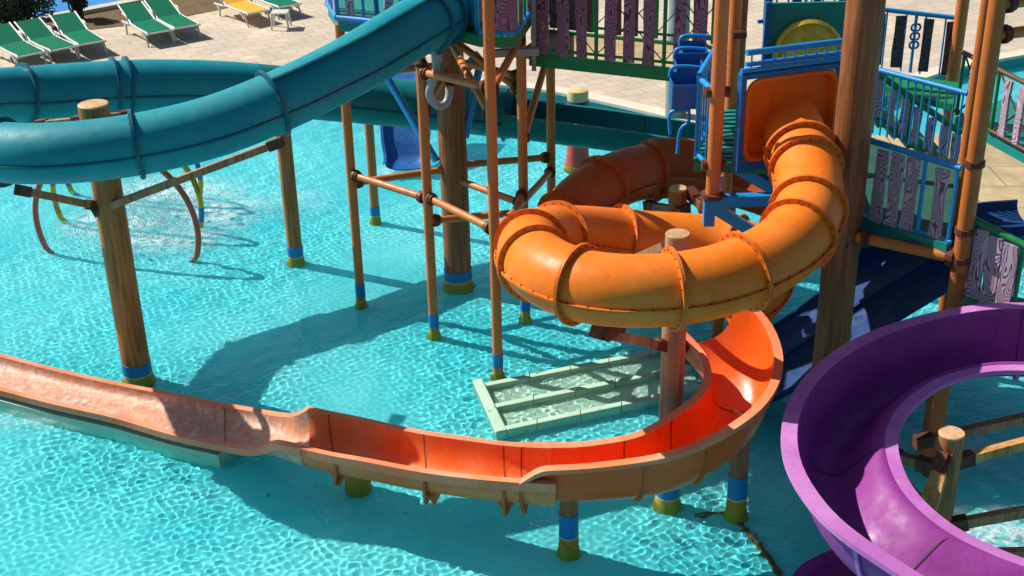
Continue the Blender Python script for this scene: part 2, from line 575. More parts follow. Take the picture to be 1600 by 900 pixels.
def channel(stations, mats, parent, name='channel', lip=0.055, thick=0.022, skirt=0.05, step=0.07, flat_=0.62, banked=False):
    """open flume between two rims; stations: (A, B, depth); mats = (inside, lips)"""
    S = smooth_path(spline([list(a) + list(b) + [d] for a, b, d in stations], step), 2)
    inner, lipA, lipB = MB(), MB(), MB()
    n = 22
    rows = []
    for s in S:
        A, B, d = Vector(s[0:3]), Vector(s[3:6]), s[6]
        rows.append((banked_profile(A, B, d, n) if banked else u_profile(A, B, d, n, flat_), A, B, d))
    for pr, A, B, d in rows:
        inner.v += pr
        o = (B - A)
        o.z = 0
        o = o.normalized()
        z = Vector((0, 0, 1))
        for mb, P, sg in ((lipA, A, -1), (lipB, B, 1)):
            q = P + z * 0.006
            mb.v += [q - o * sg * 0.012, q + o * sg * lip, q + o * sg * lip - z * skirt, q + o * sg * (lip - 0.014) - z * skirt, q + o * sg * (lip - 0.014) - z * 0.016, q - o * sg * 0.012 - z * 0.016]
    m = n + 1
    for i in range(len(rows) - 1):
        for j in range(n):
            inner.f.append((i * m + j, i * m + j + 1, (i + 1) * m + j + 1, (i + 1) * m + j))
        for mb in (lipA, lipB):
            for j in range(6):
                j2 = (j + 1) % 6
                mb.f.append((i * 6 + j, i * 6 + j2, i * 6 + 6 + j2, i * 6 + 6 + j))
    for mb in (lipA, lipB):
        mb.f.append((5, 4, 3, 2, 1, 0))
        q = (len(rows) - 1) * 6
        mb.f.append(tuple(q + j for j in range(6)))
    ob = inner.build(name, mats[0], parent, smooth=50, thick=thick)
    lipA.build('rim', mats[1], parent, smooth=35)
    lipB.build('rim', mats[1], parent, smooth=35)
    return rows


def rows_at(rows, px, py):
    best, bi = 1e9, 0
    for i, r in enumerate(rows):
        d = (r[1] + r[2]) / 2 - Vector((0, 0, CAM_H))
        z = d.dot(FWD)
        e = (800 + FOC * d.dot(RIGHT) / z - px) ** 2 + (450 - FOC * d.dot(UP) / z - py) ** 2
        if e < best:
            best, bi = e, i
    return bi


def channel_joint(rows, i, mat, parent, fin=0.07, w=0.03):
    """bolted joint under the trough, with a dark seam line inside"""
    pr, A, B, d = rows[i]
    a, b = rows[max(0, i - 1)], rows[min(len(rows) - 1, i + 1)]
    t = ((b[1] + b[2]) - (a[1] + a[2])).normalized()
    c = (A + B) / 2 + Vector((0, 0, 0.02))
    mb = MB()
    n = len(pr)
    for jj, q in enumerate(pr):
        o = q - c
        o = (o - t * o.dot(t)).normalized()
        for k in (0.016, 0.03 + (fin - 0.03) * max(0.0, 1 - abs(jj / (n - 1) - 0.5) / 0.42)):
            for s in (-w / 2, w / 2):
                mb.v.append(q + o * k + t * s)
    for j in range(n - 1):
        a0, b0 = j * 4, j * 4 + 4
        mb.f += [(a0, b0, b0 + 2, a0 + 2), (a0 + 1, a0 + 3, b0 + 3, b0 + 1), (a0 + 2, b0 + 2, b0 + 3, a0 + 3)]
    f = mb.build('joint_flange', mat, parent)
    mb = MB()
    for q in pr:
        o = (c - q)
        o = (o - t * o.dot(t)).normalized()
        mb.v += [q + o * 0.021 - t * 0.005, q + o * 0.021 + t * 0.005]
    for j in range(n - 1):
        mb.f.append((j * 2, j * 2 + 1, j * 2 + 3, j * 2 + 2))
    mb.build('joint_seam', M['joint'], parent)


# ------------------------------------------------------------------ the pool, the paving, the beds
FLOOR_Z = -0.18
DECK_Z = 0.2
m, nt, b = new_mat('pool_paint')
v = coords(nt)
base = mix(nt, ramp(nt, noise(nt, v, 0.35, 4), [(0.35, (0, 0, 0)), (0.7, (1, 1, 1))]), (0.05, 0.57, 0.645), (0.19, 0.70, 0.735))
base = mix(nt, ramp(nt, noise(nt, v, 2.5, 6, 0.7), [(0.58, (0, 0, 0)), (0.8, (0.35,) * 3)]), base, (0.04, 0.44, 0.54))
nt.links.new(base, b.inputs['Base Color'])
b.inputs['Roughness'].default_value = 0.85
M['pool'] = m
o = MB().add([(-60, -6, FLOOR_Z), (60, -6, FLOOR_Z), (60, 60, FLOOR_Z), (-60, 60, FLOOR_Z)], [(0, 1, 2, 3)]).build('pool_floor', M['pool'])
setting(o)
o.cycles.is_caustics_receiver = True
RECEIVERS = []

# water: real ripples, so the sun focuses through them onto the pool floor
m = bpy.data.materials.new('clear_water')
m.use_nodes = True
nt = m.node_tree
nt.nodes.clear()
g = N(nt, 'ShaderNodeBsdfGlass', IOR=1.33, Roughness=0.0)
g.inputs['Color'].default_value = (0.93, 1.0, 1.0, 1)
nt.links.new(g.outputs[0], nt.nodes.new('ShaderNodeOutputMaterial').inputs[0])
M['water'] = m


def water_grid():
    nx, ny = 860, 800
    xs = np.linspace(-0.56, 0.52, nx)
    ys = 8.2 * (33.0 / 8.2) ** np.linspace(0, 1, ny)
    X, Y = np.meshgrid(xs, ys)
    X = X * (Y + 1.5)
    rng = np.random.default_rng(3)
    Z = np.zeros_like(X)
    # sea of short crossing wavelets, stronger in slow patches
    for i in range(64):
        lam = rng.uniform(0.062, 0.128)
        k = 2 * np.pi / lam
        a = rng.uniform(0, 2 * np.pi)
        Z += 0.00052 * lam / 0.15 * np.sin(k * (X * np.cos(a) + Y * np.sin(a)) + rng.uniform(0, 7))
    for i in range(14):
        lam = rng.uniform(0.22, 0.45)
        k = 2 * np.pi / lam
        a = rng.normal(0.5, 0.9)
        Z += 0.0011 * lam / 0.3 * np.sin(k * (X * np.cos(a) + Y * np.sin(a)) + rng.uniform(0, 7))
    for i in range(10):
        lam = rng.uniform(0.5, 1.6)
        k = 2 * np.pi / lam
        a = rng.uniform(0, 2 * np.pi)
        Z += 0.0007 * np.sin(k * (X * np.cos(a) + Y * np.sin(a)) + rng.uniform(0, 7))
    amp = np.ones_like(X)
    for i in range(7):
        k = 2 * np.pi / rng.uniform(2.2, 6)
        a = rng.uniform(0, 2 * np.pi)
        amp += 0.2 * np.sin(k * (X * np.cos(a) + Y * np.sin(a)) + rng.uniform(0, 7))
    Z *= np.clip(amp, 0.25, 1.6)
    # rings of waves running out from the spray hoops
    for cx, cy, A, lam, fall in ((-6.1, 19.4, 0.006, 0.42, 1.9), (-5.0, 20.6, 0.005, 0.36, 1.6), (-6.9, 20.8, 0.005, 0.33, 1.5)):
        r = np.hypot(X - cx, Y - cy)
        Z += A * np.exp(-(r / fall) ** 2) * np.sin(2 * np.pi * r / lam)
    # outer skirt so that the surface reaches past everything seen
    X[:, 0], X[:, -1] = -60, 60
    Y[0, :], Y[-1, :] = -5, 50
    Z[:, 0] = Z[:, -1] = 0
    Z[0, :] = Z[-1, :] = 0
    V = np.stack([X, Y, Z], -1).reshape(-1, 3)
    idx = np.arange(nx * ny).reshape(ny, nx)
    F = np.stack([idx[:-1, :-1], idx[:-1, 1:], idx[1:, 1:], idx[1:, :-1]], -1).reshape(-1, 4)
    me = bpy.data.meshes.new('pool_water')
    me.vertices.add(len(V))
    me.vertices.foreach_set('co', V.ravel())
    me.loops.add(F.size)
    me.polygons.add(len(F))
    me.loops.foreach_set('vertex_index', F.ravel().astype(np.int32))
    me.polygons.foreach_set('loop_start', np.arange(0, F.size, 4, dtype=np.int32))
    me.update(calc_edges=True)
    me.shade_smooth()
    me.materials.append(M['water'])
    ob = bpy.data.objects.new('pool_water', me)
    COL.objects.link(ob)
    setting(ob)
    ob.cycles.is_caustics_caster = True
    return ob


water_grid()

# paving
m, nt, b = new_mat('pavers')
v = coords(nt)
w = N(nt, 'ShaderNodeTexNoise', Scale=1.2, Detail=2.0)
nt.links.new(v, w.inputs['Vector'])
vv = N(nt, 'ShaderNodeVectorMath', operation='MULTIPLY_ADD')
nt.links.new(w.outputs['Color'], vv.inputs[0])
vv.inputs[1].default_value = (0.25, 0.25, 0)
nt.links.new(v, vv.inputs[2])
br = N(nt, 'ShaderNodeTexBrick', Scale=1.0)
br.inputs['Brick Width'].default_value, br.inputs['Row Height'].default_value = 0.46, 0.34
br.inputs['Mortar Size'].default_value, br.inputs['Mortar Smooth'].default_value = 0.02, 0.6
br.inputs['Color1'].default_value, br.inputs['Color2'].default_value = (0.58, 0.50, 0.40, 1), (0.50, 0.42, 0.33, 1)
br.inputs['Mortar'].default_value = (0.40, 0.33, 0.25, 1)
rot = N(nt, 'ShaderNodeMapping')
rot.inputs['Rotation'].default_value = (0, 0, math.radians(-28))
nt.links.new(vv.outputs[0], rot.inputs[0])
nt.links.new(rot.outputs[0], br.inputs['Vector'])
tone = ramp(nt, noise(nt, v, 0.6, 6, 0.65), [(0.3, (0.78, 0.78, 0.8)), (0.7, (1.12, 1.08, 1.02))])
nt.links.new(mix(nt, 1.0, br.outputs['Color'], tone, 'MULTIPLY'), b.inputs['Base Color'])
b.inputs['Roughness'].default_value = 0.8
bump(nt, b, br.outputs['Fac'], -0.3, 0.01)
M['paving'] = m

EDGE = [at_h(px, py, DECK_Z) for px, py in ((-700, 150), (-300, 146), (0, 140), (200, 134), (400, 131), (617, 130), (700, 130), (773, 132), (849, 140), (940, 159), (1020, 177), (1085, 193), (1150, 200), (1230, 195), (1320, 170), (1440, 124), (1500, 105), (1600, 86), (1750, 62))]
EDGE = [Vector(p) for p in smooth_path(spline([list(p) for p in EDGE], 0.4), 2)]


def sheet(name, pts, z, mat):
    me = bpy.data.meshes.new(name)
    bm = bmesh.new()
    f = bm.faces.new([bm.verts.new((p[0], p[1], z)) for p in pts])
    bmesh.ops.triangulate(bm, faces=[f])
    bmesh.ops.recalc_face_normals(bm, faces=bm.faces)
    if bm.faces[:][0].normal.z < 0:
        bmesh.ops.reverse_faces(bm, faces=bm.faces)
    bm.to_mesh(me)
    bm.free()
    me.materials.append(mat)
    o = bpy.data.objects.new(name, me)
    COL.objects.link(o)
    return setting(o)


sheet('pool_deck', EDGE + [(400, EDGE[-1].y, 0), (400, 400, 0), (-400, 400, 0), (-400, EDGE[0].y, 0)], DECK_Z, M['paving'])
m = flat('coping_stone', (0.62, 0.56, 0.46), 0.7, 0.12, 5)
mb, wl = MB(), MB()
for i, p in enumerate(EDGE):
    t = (EDGE[min(i + 1, len(EDGE) - 1)] - EDGE[max(i - 1, 0)])
    nrm = Vector((-t.y, t.x, 0)).normalized()
    for s_, z in ((-0.03, DECK_Z - 0.04), (-0.03, DECK_Z + 0.02), (0.32, DECK_Z + 0.02), (0.32, DECK_Z - 0.04)):
        mb.v.append(Vector((p.x, p.y, z)) + nrm * s_)
    wl.v += [Vector((p.x, p.y, FLOOR_Z)), Vector((p.x, p.y, DECK_Z - 0.02))]
for i in range(len(EDGE) - 1):
    for j in range(4):
        mb.f.append((i * 4 + j, i * 4 + (j + 1) % 4, i * 4 + 4 + (j + 1) % 4, i * 4 + 4 + j))
    wl.f.append((i * 2, i * 2 + 2, i * 2 + 3, i * 2 + 1))
setting(mb.build('pool_coping', m))
wlo = setting(wl.build('pool_side', flat('pool_side_teal', (0.02, 0.30, 0.30), 0.6, 0.25, 3)))

# far pool, kerb and planting bed, upper left
kerb = [at_h(-250, 96, DECK_Z), at_h(67, 33, DECK_Z), at_h(240, 0, DECK_Z), at_h(520, -50, DECK_Z)]
far = [(kerb[0].x - 40, kerb[0].y + 90), (kerb[-1].x + 10, kerb[-1].y + 90)]
m, nt, b = new_mat('far_pool_blue')
nt.links.new(mix(nt, noise(nt, coords(nt), 4, 4), (0.004, 0.16, 0.50), (0.02, 0.30, 0.66)), b.inputs['Base Color'])
b.inputs['Roughness'].default_value = 0.15
bump(nt, b, noise(nt, coords(nt), 9, 3), 0.25, 0.03)
sheet('far_pool_water', [(p.x, p.y) for p in kerb] + [far[1], far[0]], DECK_Z + 0.004, m)
mb = MB()
for a, c in zip(kerb[:-1], kerb[1:]):
    d = (c - a).normalized() * 0.0
    mb.beam(a - d + Vector((0, 0, 0.05)), c + d + Vector((0, 0, 0.05)), 0.34, 0.12)
setting(mb.build('far_kerb', flat('kerb_stone', (0.48, 0.45, 0.37), 0.8, 0.2, 3)))
m, nt, b = new_mat('dry_soil')
nt.links.new(ramp(nt, noise(nt, coords(nt), 2.2, 7, 0.7), [(0.3, (0.05, 0.028, 0.013)), (0.5, (0.15, 0.085, 0.035)), (0.62, (0.10, 0.085, 0.028)), (0.78, (0.24, 0.15, 0.07))]), b.inputs['Base Color'])
b.inputs['Roughness'].default_value = 0.95
bump(nt, b, noise(nt, coords(nt), 14, 5), 0.8, 0.05)
sheet('planting_bed', [at_h(px, py, DECK_Z) for px, py in ((-250, 130), (0, 62), (80, 55), (150, 46), (230, 37), (300, 24), (360, 12), (400, -20), (520, -38))] + [Vector((p.x, p.y - 0.2, 0)) for p in reversed(kerb)], DECK_Z + 0.008, m)


# ------------------------------------------------------------------ posts
def receive(o):
    o.cycles.is_caustics_receiver = True
    for c in o.children:
        receive(c)


def post(name, label, x, y, top, r, mat='log', cat='post', band=True, group=None, end=True, zb=(0.08, 0.24), wob=0.0):
    t = thing(name, label, cat, (x, y, FLOOR_Z), group)
    mb = MB()
    zs = np.linspace(FLOOR_Z, top, 14)
    n = 28
    for z in zs:
        for j in range(n):
            a = 2 * math.pi * j / n
            rr = r * (1 + wob * math.sin(3 * a + z * 1.3) + 0.012 * math.sin(7 * a + 2 * z))
            mb.v.append(Vector((x + rr * math.cos(a), y + rr * math.sin(a), z)))
    for i in range(len(zs) - 1):
        for j in range(n):
            j2 = (j + 1) % n
            mb.f.append((i * n + j, i * n + j2, (i + 1) * n + j2, (i + 1) * n + j))
    body = mb.build('shaft', M[mat], t, smooth=40)
    if end:
        MB().lathe((x, y, top), [(r * 1.0, -0.004), (r * 1.0, 0.012), (r * 0.94, 0.02)], 28).build('cut_end', M['log_end'], t)
    if band:
        MB().lathe((x, y, 0), [(r + 0.008, zb[0]), (r + 0.008, zb[1])], 28).build('painted_band', M['band'], t, smooth=40)
        k = MB().lathe((x, y, 0), [(r * 1.16 + 0.02, FLOOR_Z), (r * 1.10 + 0.012, -0.05), (r + 0.014, 0.0), (r + 0.007, zb[0] - 0.02)], 28).build('waterline_stain', M['stain'], t, smooth=40)
        MB().lathe((x, y, 0), [(r + 0.01, zb[0] - 0.02), (r + 0.01, zb[0])], 28).build('band_edge', M['cream'], t, smooth=40)
        receive(k)
    return t


def strut(t, a, b, w=0.1, h=0.12, mat='beam', plate=True):
    s = MB().beam(a, b, w, h).build('strut', M[mat], t, bevel=0.006)
    if plate:
        a, b = Vector(a), Vector(b)
        d = (b - a).normalized()
        for q, k in ((a, 1), (b, -1)):
            MB().beam(q - d * k * 0.03, q + d * k * 0.16, w + 0.02, h + 0.03).build('bracket_plate', M['clamp'], s)
    return s


# ------------------------------------------------------------------ blue tube slide
BT = [(735, 8, 16.9), (690, 20, 16.3), (640, 48, 15.6), (560, 97, 14.9), (480, 138, 14.45), (425, 163, 14.2), (340, 196, 13.9), (250, 219, 13.65), (165, 233, 13.5), (80, 240, 13.45), (0, 238, 13.6), (-60, 222, 14.1), (-95, 197, 14.9), (-85, 172, 15.8), (-40, 156, 16.5), (30, 149, 17.15), (130, 141, 17.6), (220, 136, 17.95), (330, 136, 18.4), (430, 142, 18.85), (530, 152, 19.2), (633, 162, 19.4), (720, 171, 19.4), (800, 181, 19.3)]
pts = [list(at_d(*p)) for p in BT]
S = smooth_path(spline(pts, 0.08), 6)
fr = frames(S)
blue = thing('tube_slide', 'big blue enclosed tube slide looping round a thick timber post into a teal trough', 'water slide', (fr[0][0].x, fr[0][0].y, 0))
brk = nearest(fr[len(fr) // 2:], 400, 140) + len(fr) // 2
n = len(fr)


def rad(i):
    return float(np.interp(i / n, [0, 0.15, 0.35, 0.55, 0.7, 1], [0.36, 0.34, 0.325, 0.375, 0.38, 0.35]))


R = [rad(i) for i in range(n)]
tube_shell(fr[:brk + 1], R[:brk + 1], M['blue_tube'], blue)
tube_shell(fr[brk:], R[brk:], M['teal_tube'], blue, 'teal_tube')
half = n // 2
for px, py, back in ((683, 24, 0), (662, 35, 0), (425, 163, 0), (213, 226, 0), (5, 238, 0), (-80, 205, 0), (40, 148, 1), (175, 138, 1), (203, 136, 1), (795, 181, 1)):
    i = nearest(fr[half:], px, py) + half if back else nearest(fr[:half], px, py)
    flange(fr[i], R[i], M['blue_rim'] if i < brk else M['teal_tube'], blue, w=0.06, bolts=0 if back else 22)
seams(fr, R, M['blue_rim'], blue, ang=-6, w=0.03, bolts=False)
# raised strip along the far shoulder of the straight run
mb = MB()
i1 = nearest(fr[:half], 425, 163)
for i in range(3, i1 + 1):
    p, t_, x_, y_ = fr[i]
    a_ = math.radians(118)
    for sx in (1,):
        d_ = x_ * math.cos(a_) + y_ * math.sin(a_)
        e_ = t_.cross(d_).normalized()
        mb.v += [p + d_ * (R[i] - 0.01) + e_ * 0.012, p + d_ * (R[i] + 0.06) + e_ * 0.012, p + d_ * (R[i] + 0.06) - e_ * 0.012, p + d_ * (R[i] - 0.01) - e_ * 0.012]
for i in range(len(mb.v) // 4 - 1):
    for j in range(4):
        mb.f.append((i * 4 + j, i * 4 + (j + 1) % 4, i * 4 + 4 + (j + 1) % 4, i * 4 + 4 + j))
mb.build('shoulder_strip', M['blue_rim'], blue)
# open run-out trough
T = []
for px, py, D, hw in ((785, 180, 19.2, 0.36), (860, 190, 19.1, 0.36), (940, 200, 19.0, 0.36), (1020, 212, 18.9, 0.36), (1085, 222, 18.85, 0.36), (1180, 240, 18.8, 0.36), (1300, 262, 18.7, 0.36)):
    c = at_d(px, py, D)
    T.append((c + Vector((0.05, hw, 0.17)), c + Vector((0.0, -hw, 0.13)), 0.44))
rw = channel(T, (M['teal_tube'], M['teal_tube']), blue, 'run_out_trough')
channel_joint(rw, rows_at(rw, 1010, 205), M['teal_tube'], blue, 0.05)

# its posts
p_left = post('support_post', 'thick timber post inside the blue tube loop with two brown arms', -4.93, 15.0, 3.72, 0.18, group='timber slide posts')
for a, b_, dz in ((at_d(150, 330, 14.9), at_d(438, 222, 14.5), 0), (at_d(150, 322, 14.9), at_d(30, 297, 13.7), 0), (at_d(130, 188, 15.0), at_d(60, 195, 15.4), 0), (at_d(150, 185, 15.1), at_d(200, 180, 15.6), 0)):
    strut(p_left, a, b_, 0.07, 0.09)
p440 = post('support_post', 'slim timber post under the far blue tube, left of the scaffold', -3.36, 18.6, 2.75, 0.115, group='timber slide posts')
post('support_post', 'thin short post standing far off by the spray hoops', -2.25, 20.15, 2.2, 0.075, 'pipe', group='timber slide posts')

# ------------------------------------------------------------------ orange tube slide and its long open flume
OT = [(1222, 165, 14.25), (1232, 190, 13.95), (1245, 222, 13.5), (1260, 262, 13.0), (1266, 305, 12.5), (1256, 350, 11.95), (1222, 393, 11.45), (1145, 432, 11.08), (1075, 449, 10.92), (1000, 455, 10.85), (925, 450, 10.95), (868, 432, 11.25), (834, 408, 11.75), (830, 385, 12.4), (852, 371, 13.1), (915, 368, 13.75), (1000, 374, 14.1), (1090, 379, 14.2), (1150, 385, 14.1), (1185, 402, 13.8), (1190, 438, 13.3), (1168, 472, 12.95), (1135, 492, 12.9)]
pts = [list(at_d(*p)) for p in OT]
S = smooth_path(spline(pts, 0.07), 6)
fr = frames(S)
R = [0.335] * len(fr)
orange = thing('tube_slide', 'orange enclosed tube slide coiling down from the tower into a long open flume', 'water slide', (fr[0][0].x, fr[0][0].y, 0))
tube_shell(fr, R, M['orange'], orange)
h1, h2 = int(len(fr) * 0.36), int(len(fr) * 0.56)
for px, py, part in ((1250, 238, 0), (1257, 264, 0), (1265, 330, 0), (1247, 370, 0), (1166, 425, 0), (1052, 452, 0), (908, 447, 1), (838, 415, 1), (829, 385, 1), (868, 369, 1), (965, 371, 2), (1150, 384, 2)):
    rng_ = {0: (0, int(len(fr) * 0.5)), 1: (int(len(fr) * 0.3), int(len(fr) * 0.66)), 2: (int(len(fr) * 0.55), len(fr))}[part]
    i = nearest(fr[rng_[0]:rng_[1]], px, py) + rng_[0]
    flange(fr[i], R[i], M['orange_rim'], orange, w=0.064)
seams(fr, R, M['orange_rim'], orange, ang=-6)

FL = [  # inner rim (px,py,h), outer rim (px,py,h), depth
    ((1045, 492, 2.05), (1150, 462, 2.25), 0.45),
    ((1066, 515, 1.9), (1188, 497, 2.1), 0.5),
    ((1098, 548, 1.78), (1210, 545, 1.95), 0.52),
    ((1111, 582, 1.66), (1208, 590, 1.85), 0.54),
    ((1100, 617, 1.55), (1180, 635, 1.75), 0.56),
    ((1057, 650, 1.45), (1117, 678, 1.6), 0.58),
    ((1000, 682, 1.3), (1040, 708, 1.46), 0.56),
    ((940, 694, 1.22), (960, 721, 1.38), 0.52),
    ((895, 699, 1.17), (900, 727, 1.32), 0.5),
    ((848, 699, 1.13), (852, 729, 1.27), 0.48),
    ((838, 699, 1.12), (838, 733, 1.22), 0.46),
    ((815, 698, 1.115), (812, 750, 1.10), 0.41),
]
FL2 = [
    ((862, 700, 1.14), (868, 752, 1.13), 0.40),
    ((797, 697, 1.1), (797, 748, 1.1), 0.39),
    ((720, 687, 1.05), (720, 741, 1.04), 0.38),
    ((653, 677, 1.0), (653, 732, 0.98), 0.38),
    ((563, 657, 0.95), (567, 716, 0.92), 0.38),
    ((500, 644, 0.92), (510, 706, 0.88), 0.38),
    ((482, 640, 0.91), (470, 696, 0.86), 0.36),
    ((462, 650, 0.76), (435, 688, 0.78), 0.3),
    ((440, 651, 0.56), (415, 694, 0.56), 0.2),
    ((400, 644, 0.40), (385, 697, 0.40), 0.16),
    ((330, 631, 0.30), (330, 688, 0.30), 0.15),
    ((263, 617, 0.27), (265, 674, 0.27), 0.15),
    ((170, 599, 0.25), (175, 648, 0.25), 0.15),
    ((80, 578, 0.24), (85, 628, 0.24), 0.15),
    ((0, 557, 0.23), (0, 606, 0.23), 0.15),
    ((-120, 527, 0.22), (-120, 575, 0.22), 0.15),
    ((-260, 490, 0.21), (-260, 536, 0.21), 0.15)]


def st(L):
    return [(at_h(*a), at_h(*c), d) for a, c, d in L]


m, nt, b = new_mat('wet_run_out')
v = coords(nt, (1.0, 1.0, 1.0))
f = noise(nt, v, 10, 8, 0.72, 0.7)
big = noise(nt, v, 0.9, 3)
col = ramp(nt, f, [(0.32, (0.46, 0.17, 0.09)), (0.47, (0.52, 0.29, 0.2)), (0.57, (0.58, 0.45, 0.38)), (0.68, (0.8, 0.76, 0.72))])
col = mix(nt, ramp(nt, big, [(0.4, (0, 0, 0)), (0.62, (0.6,) * 3)]), col, (0.72, 0.26, 0.12))
nt.links.new(col, b.inputs['Base Color'])
b.inputs['Roughness'].default_value = 0.38
bump(nt, b, f, 0.6, 0.03)
M['run_wet'] = m

rw1 = channel(st(FL), (M['flume'], M['flume_faded']), orange, 'curved_flume', lip=0.085)
k = 0
rw2 = channel(st(FL2[:7]), (M['flume_mid'], M['flume_faded']), orange, 'straight_flume', lip=0.07, skirt=0.1)
rw3 = channel(st(FL2[6:]), (M['run_wet'], M['flume_faded']), orange, 'run_out_flume', lip=0.08, skirt=0.085, flat_=0.42)
channel_joint(rw3, rows_at(rw3, 350, 660), M['flume_out'], orange, 0.03)
for px, py in ((1155, 580), (1080, 680), (990, 703)):
    channel_joint(rw1, rows_at(rw1, px, py), M['flume_out'], orange, 0.06)
channel_joint(rw1, len(rw1) - 1, M['flume_out'], orange, 0.14)
for px, py in ((790, 722), (668, 705), (520, 676)):
    channel_joint(rw2, rows_at(rw2, px, py), M['flume_out'], orange, 0.2)
# pointed gussets under the straight flume
for px_, py_ in ((522, 676), (672, 706), (790, 722)):
    i = rows_at(rw2, px_, py_)
    pr, A_, B_, d_ = rw2[i]
    t_ = (rw2[min(i + 3, len(rw2) - 1)][2] - rw2[max(0, i - 3)][2]).normalized()
    if t_.x < 0:
        t_ = -t_
    q = pr[-8]
    mb = MB()
    for off in (0.012, -0.012):
        o_ = Vector((t_.y, -t_.x, 0)) * (0.0 + off)
        mb.v += [q - t_ * 0.10 + o_ + Vector((0, 0, 0.03)), q + t_ * 0.12 + o_ + Vector((0, 0, 0.03)), q + t_ * 0.02 + o_ - Vector((0, 0, 0.17))]
    mb.f = [(0, 1, 2), (5, 4, 3), (0, 3, 4, 1), (1, 4, 5, 2), (2, 5, 3, 0)]
    mb.build('gusset', M['flume_out'], orange)
# concrete plinth under the run-out
A = [at_h(px_, py_, 0.16) for px_, py_ in ((-260, 549), (-120, 588), (0, 619), (85, 641), (175, 661), (265, 687), (340, 704))]
mb = MB()
for i, a in enumerate(A):
    t_ = (A[min(i + 1, len(A) - 1)] - A[max(i - 1, 0)]).normalized()
    w_ = Vector((-t_.y, t_.x, 0)) * 0.62
    for q, z in ((a, 0.09), (a + w_, 0.09), (a + w_, FLOOR_Z), (a, FLOOR_Z)):
        mb.v.append(Vector((q.x, q.y, z)))
k = len(A)
for i in range(k - 1):
    for j in range(4):
        mb.f.append((i * 4 + j, i * 4 + (j + 1) % 4, i * 4 + 4 + (j + 1) % 4, i * 4 + 4 + j))
mb.f += [(3, 2, 1, 0), tuple((k - 1) * 4 + j for j in range(4))]
receive(tag(mb.build('flume_plinth', M['step'], origin=A[2]), 'pale green concrete plinth carrying the low end of the orange flume', 'plinth'))

p_or = post('support_post', 'pale topped timber post in the middle of the orange coil', 1.67, 12.0, 3.2, 0.125, 'log_pale', group='timber slide posts', zb=(0.08, 0.24))
for a, b_, w_ in ((at_d(1040, 540, 11.95), at_d(930, 518, 11.3), 0.07), (at_d(1050, 380, 12.1), at_d(985, 408, 13.0), 0.08), (at_d(1060, 520, 12.1), at_d(1075, 560, 12.6), 0.07), (at_d(945, 522, 11.35), at_d(968, 508, 11.6), 0.1)):
    strut(p_or, a, b_, w_, 0.09, 'beam')
post('support_post', 'short blue banded post under the step in the orange flume wall', 0.54, 11.2, 0.72, 0.095, 'log', group='timber slide posts', zb=(0.16, 0.44))
post('support_post', 'short blue banded post under the right side of the orange flume', 2.40, 11.8, 1.25, 0.10, 'log_red', group='timber slide posts', zb=(0.18, 0.46))
post('support_post', 'squat stained stump under the straight part of the orange flume', -1.8, 12.45, 0.5, 0.15, 'stain', group='timber slide posts', band=False, end=False)

# ------------------------------------------------------------------ faded red tube behind the orange coil
RT = [(1075, 262, 16.75), (1010, 268, 16.5), (965, 280, 16.15), (920, 305, 15.7), (888, 338, 15.3), (872, 375, 14.95), (880, 412, 14.6), (905, 440, 14.35)]
S = smooth_path(spline([list(at_d(*p)) for p in RT], 0.07), 4)
fr = frames(S)
i0 = nearest(fr, 1018, 267)
R = [0.36] * len(fr)
red = thing('tube_slide', 'dull red tube slide with an open trough, in shade behind the orange coil', 'water slide', (fr[0][0].x, fr[0][0].y, 0))
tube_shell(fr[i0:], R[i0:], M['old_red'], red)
for px, py in ((1018, 267), (945, 291), (888, 338), (905, 440)):
    i = nearest(fr, px, py)
    flange(fr[i], R[i], M['old_red'], red, w=0.065)
seams(fr[i0:], R[i0:], M['old_red'], red)
T = []
for px, py, D in ((1018, 267, 16.5), (1060, 266, 16.75), (1110, 272, 16.9), (1170, 288, 16.8), (1230, 310, 16.5)):
    c = at_d(px, py, D)
    T.append((c + Vector((0, 0.36, 0.32)), c + Vector((0, -0.36, 0.02)), 0.42))
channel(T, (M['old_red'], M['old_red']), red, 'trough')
p = post('support_post', 'shaded timber post with bolted arms inside the dull red slide', 2.15, 15.6, 2.25, 0.12, 'log', group='timber slide posts')
strut(p, at_d(1072, 325, 15.55), at_d(1030, 350, 15.2), 0.09, 0.12)
strut(p, at_d(1078, 300, 15.6), at_d(1108, 335, 15.2), 0.09, 0.12)
strut(p, at_d(1062, 330, 15.6), at_d(1012, 322, 16.2), 0.09, 0.12)

# ------------------------------------------------------------------ purple flume
PU = [
    ((1760, 605, 1.85), (1760, 505, 2.15), 0.5),
    ((1680, 578, 1.82), (1680, 488, 2.12), 0.5),
    ((1597, 570, 1.78), (1600, 482, 2.08), 0.5),
    ((1545, 571, 1.76), (1540, 484, 2.06), 0.5),
    ((1500, 579, 1.74), (1480, 494, 2.04), 0.5),
    ((1460, 593, 1.72), (1420, 510, 2.02), 0.5),
    ((1425, 615, 1.7), (1362, 532, 2.0), 0.52),
    ((1397, 643, 1.67), (1312, 562, 1.98), 0.54),
    ((1382, 676, 1.64), (1272, 600, 1.96), 0.55),
    ((1381, 705, 1.61), (1249, 642, 1.94), 0.55),
    ((1392, 742, 1.58), (1243, 690, 1.92), 0.55),
    ((1413, 776, 1.55), (1256, 740, 1.88), 0.55),
    ((1445, 808, 1.51), (1290, 790, 1.84), 0.55),
    ((1487, 838, 1.47), (1335, 832, 1.80), 0.55),
    ((1535, 862, 1.43), (1395, 872, 1.74), 0.55),
    ((1590, 884, 1.40), (1465, 915, 1.68), 0.55),
    ((1650, 898, 1.36), (1550, 950, 1.6), 0.55),
    ((1720, 900, 1.3), (1650, 960, 1.5), 0.55)]
DROP = -0.25
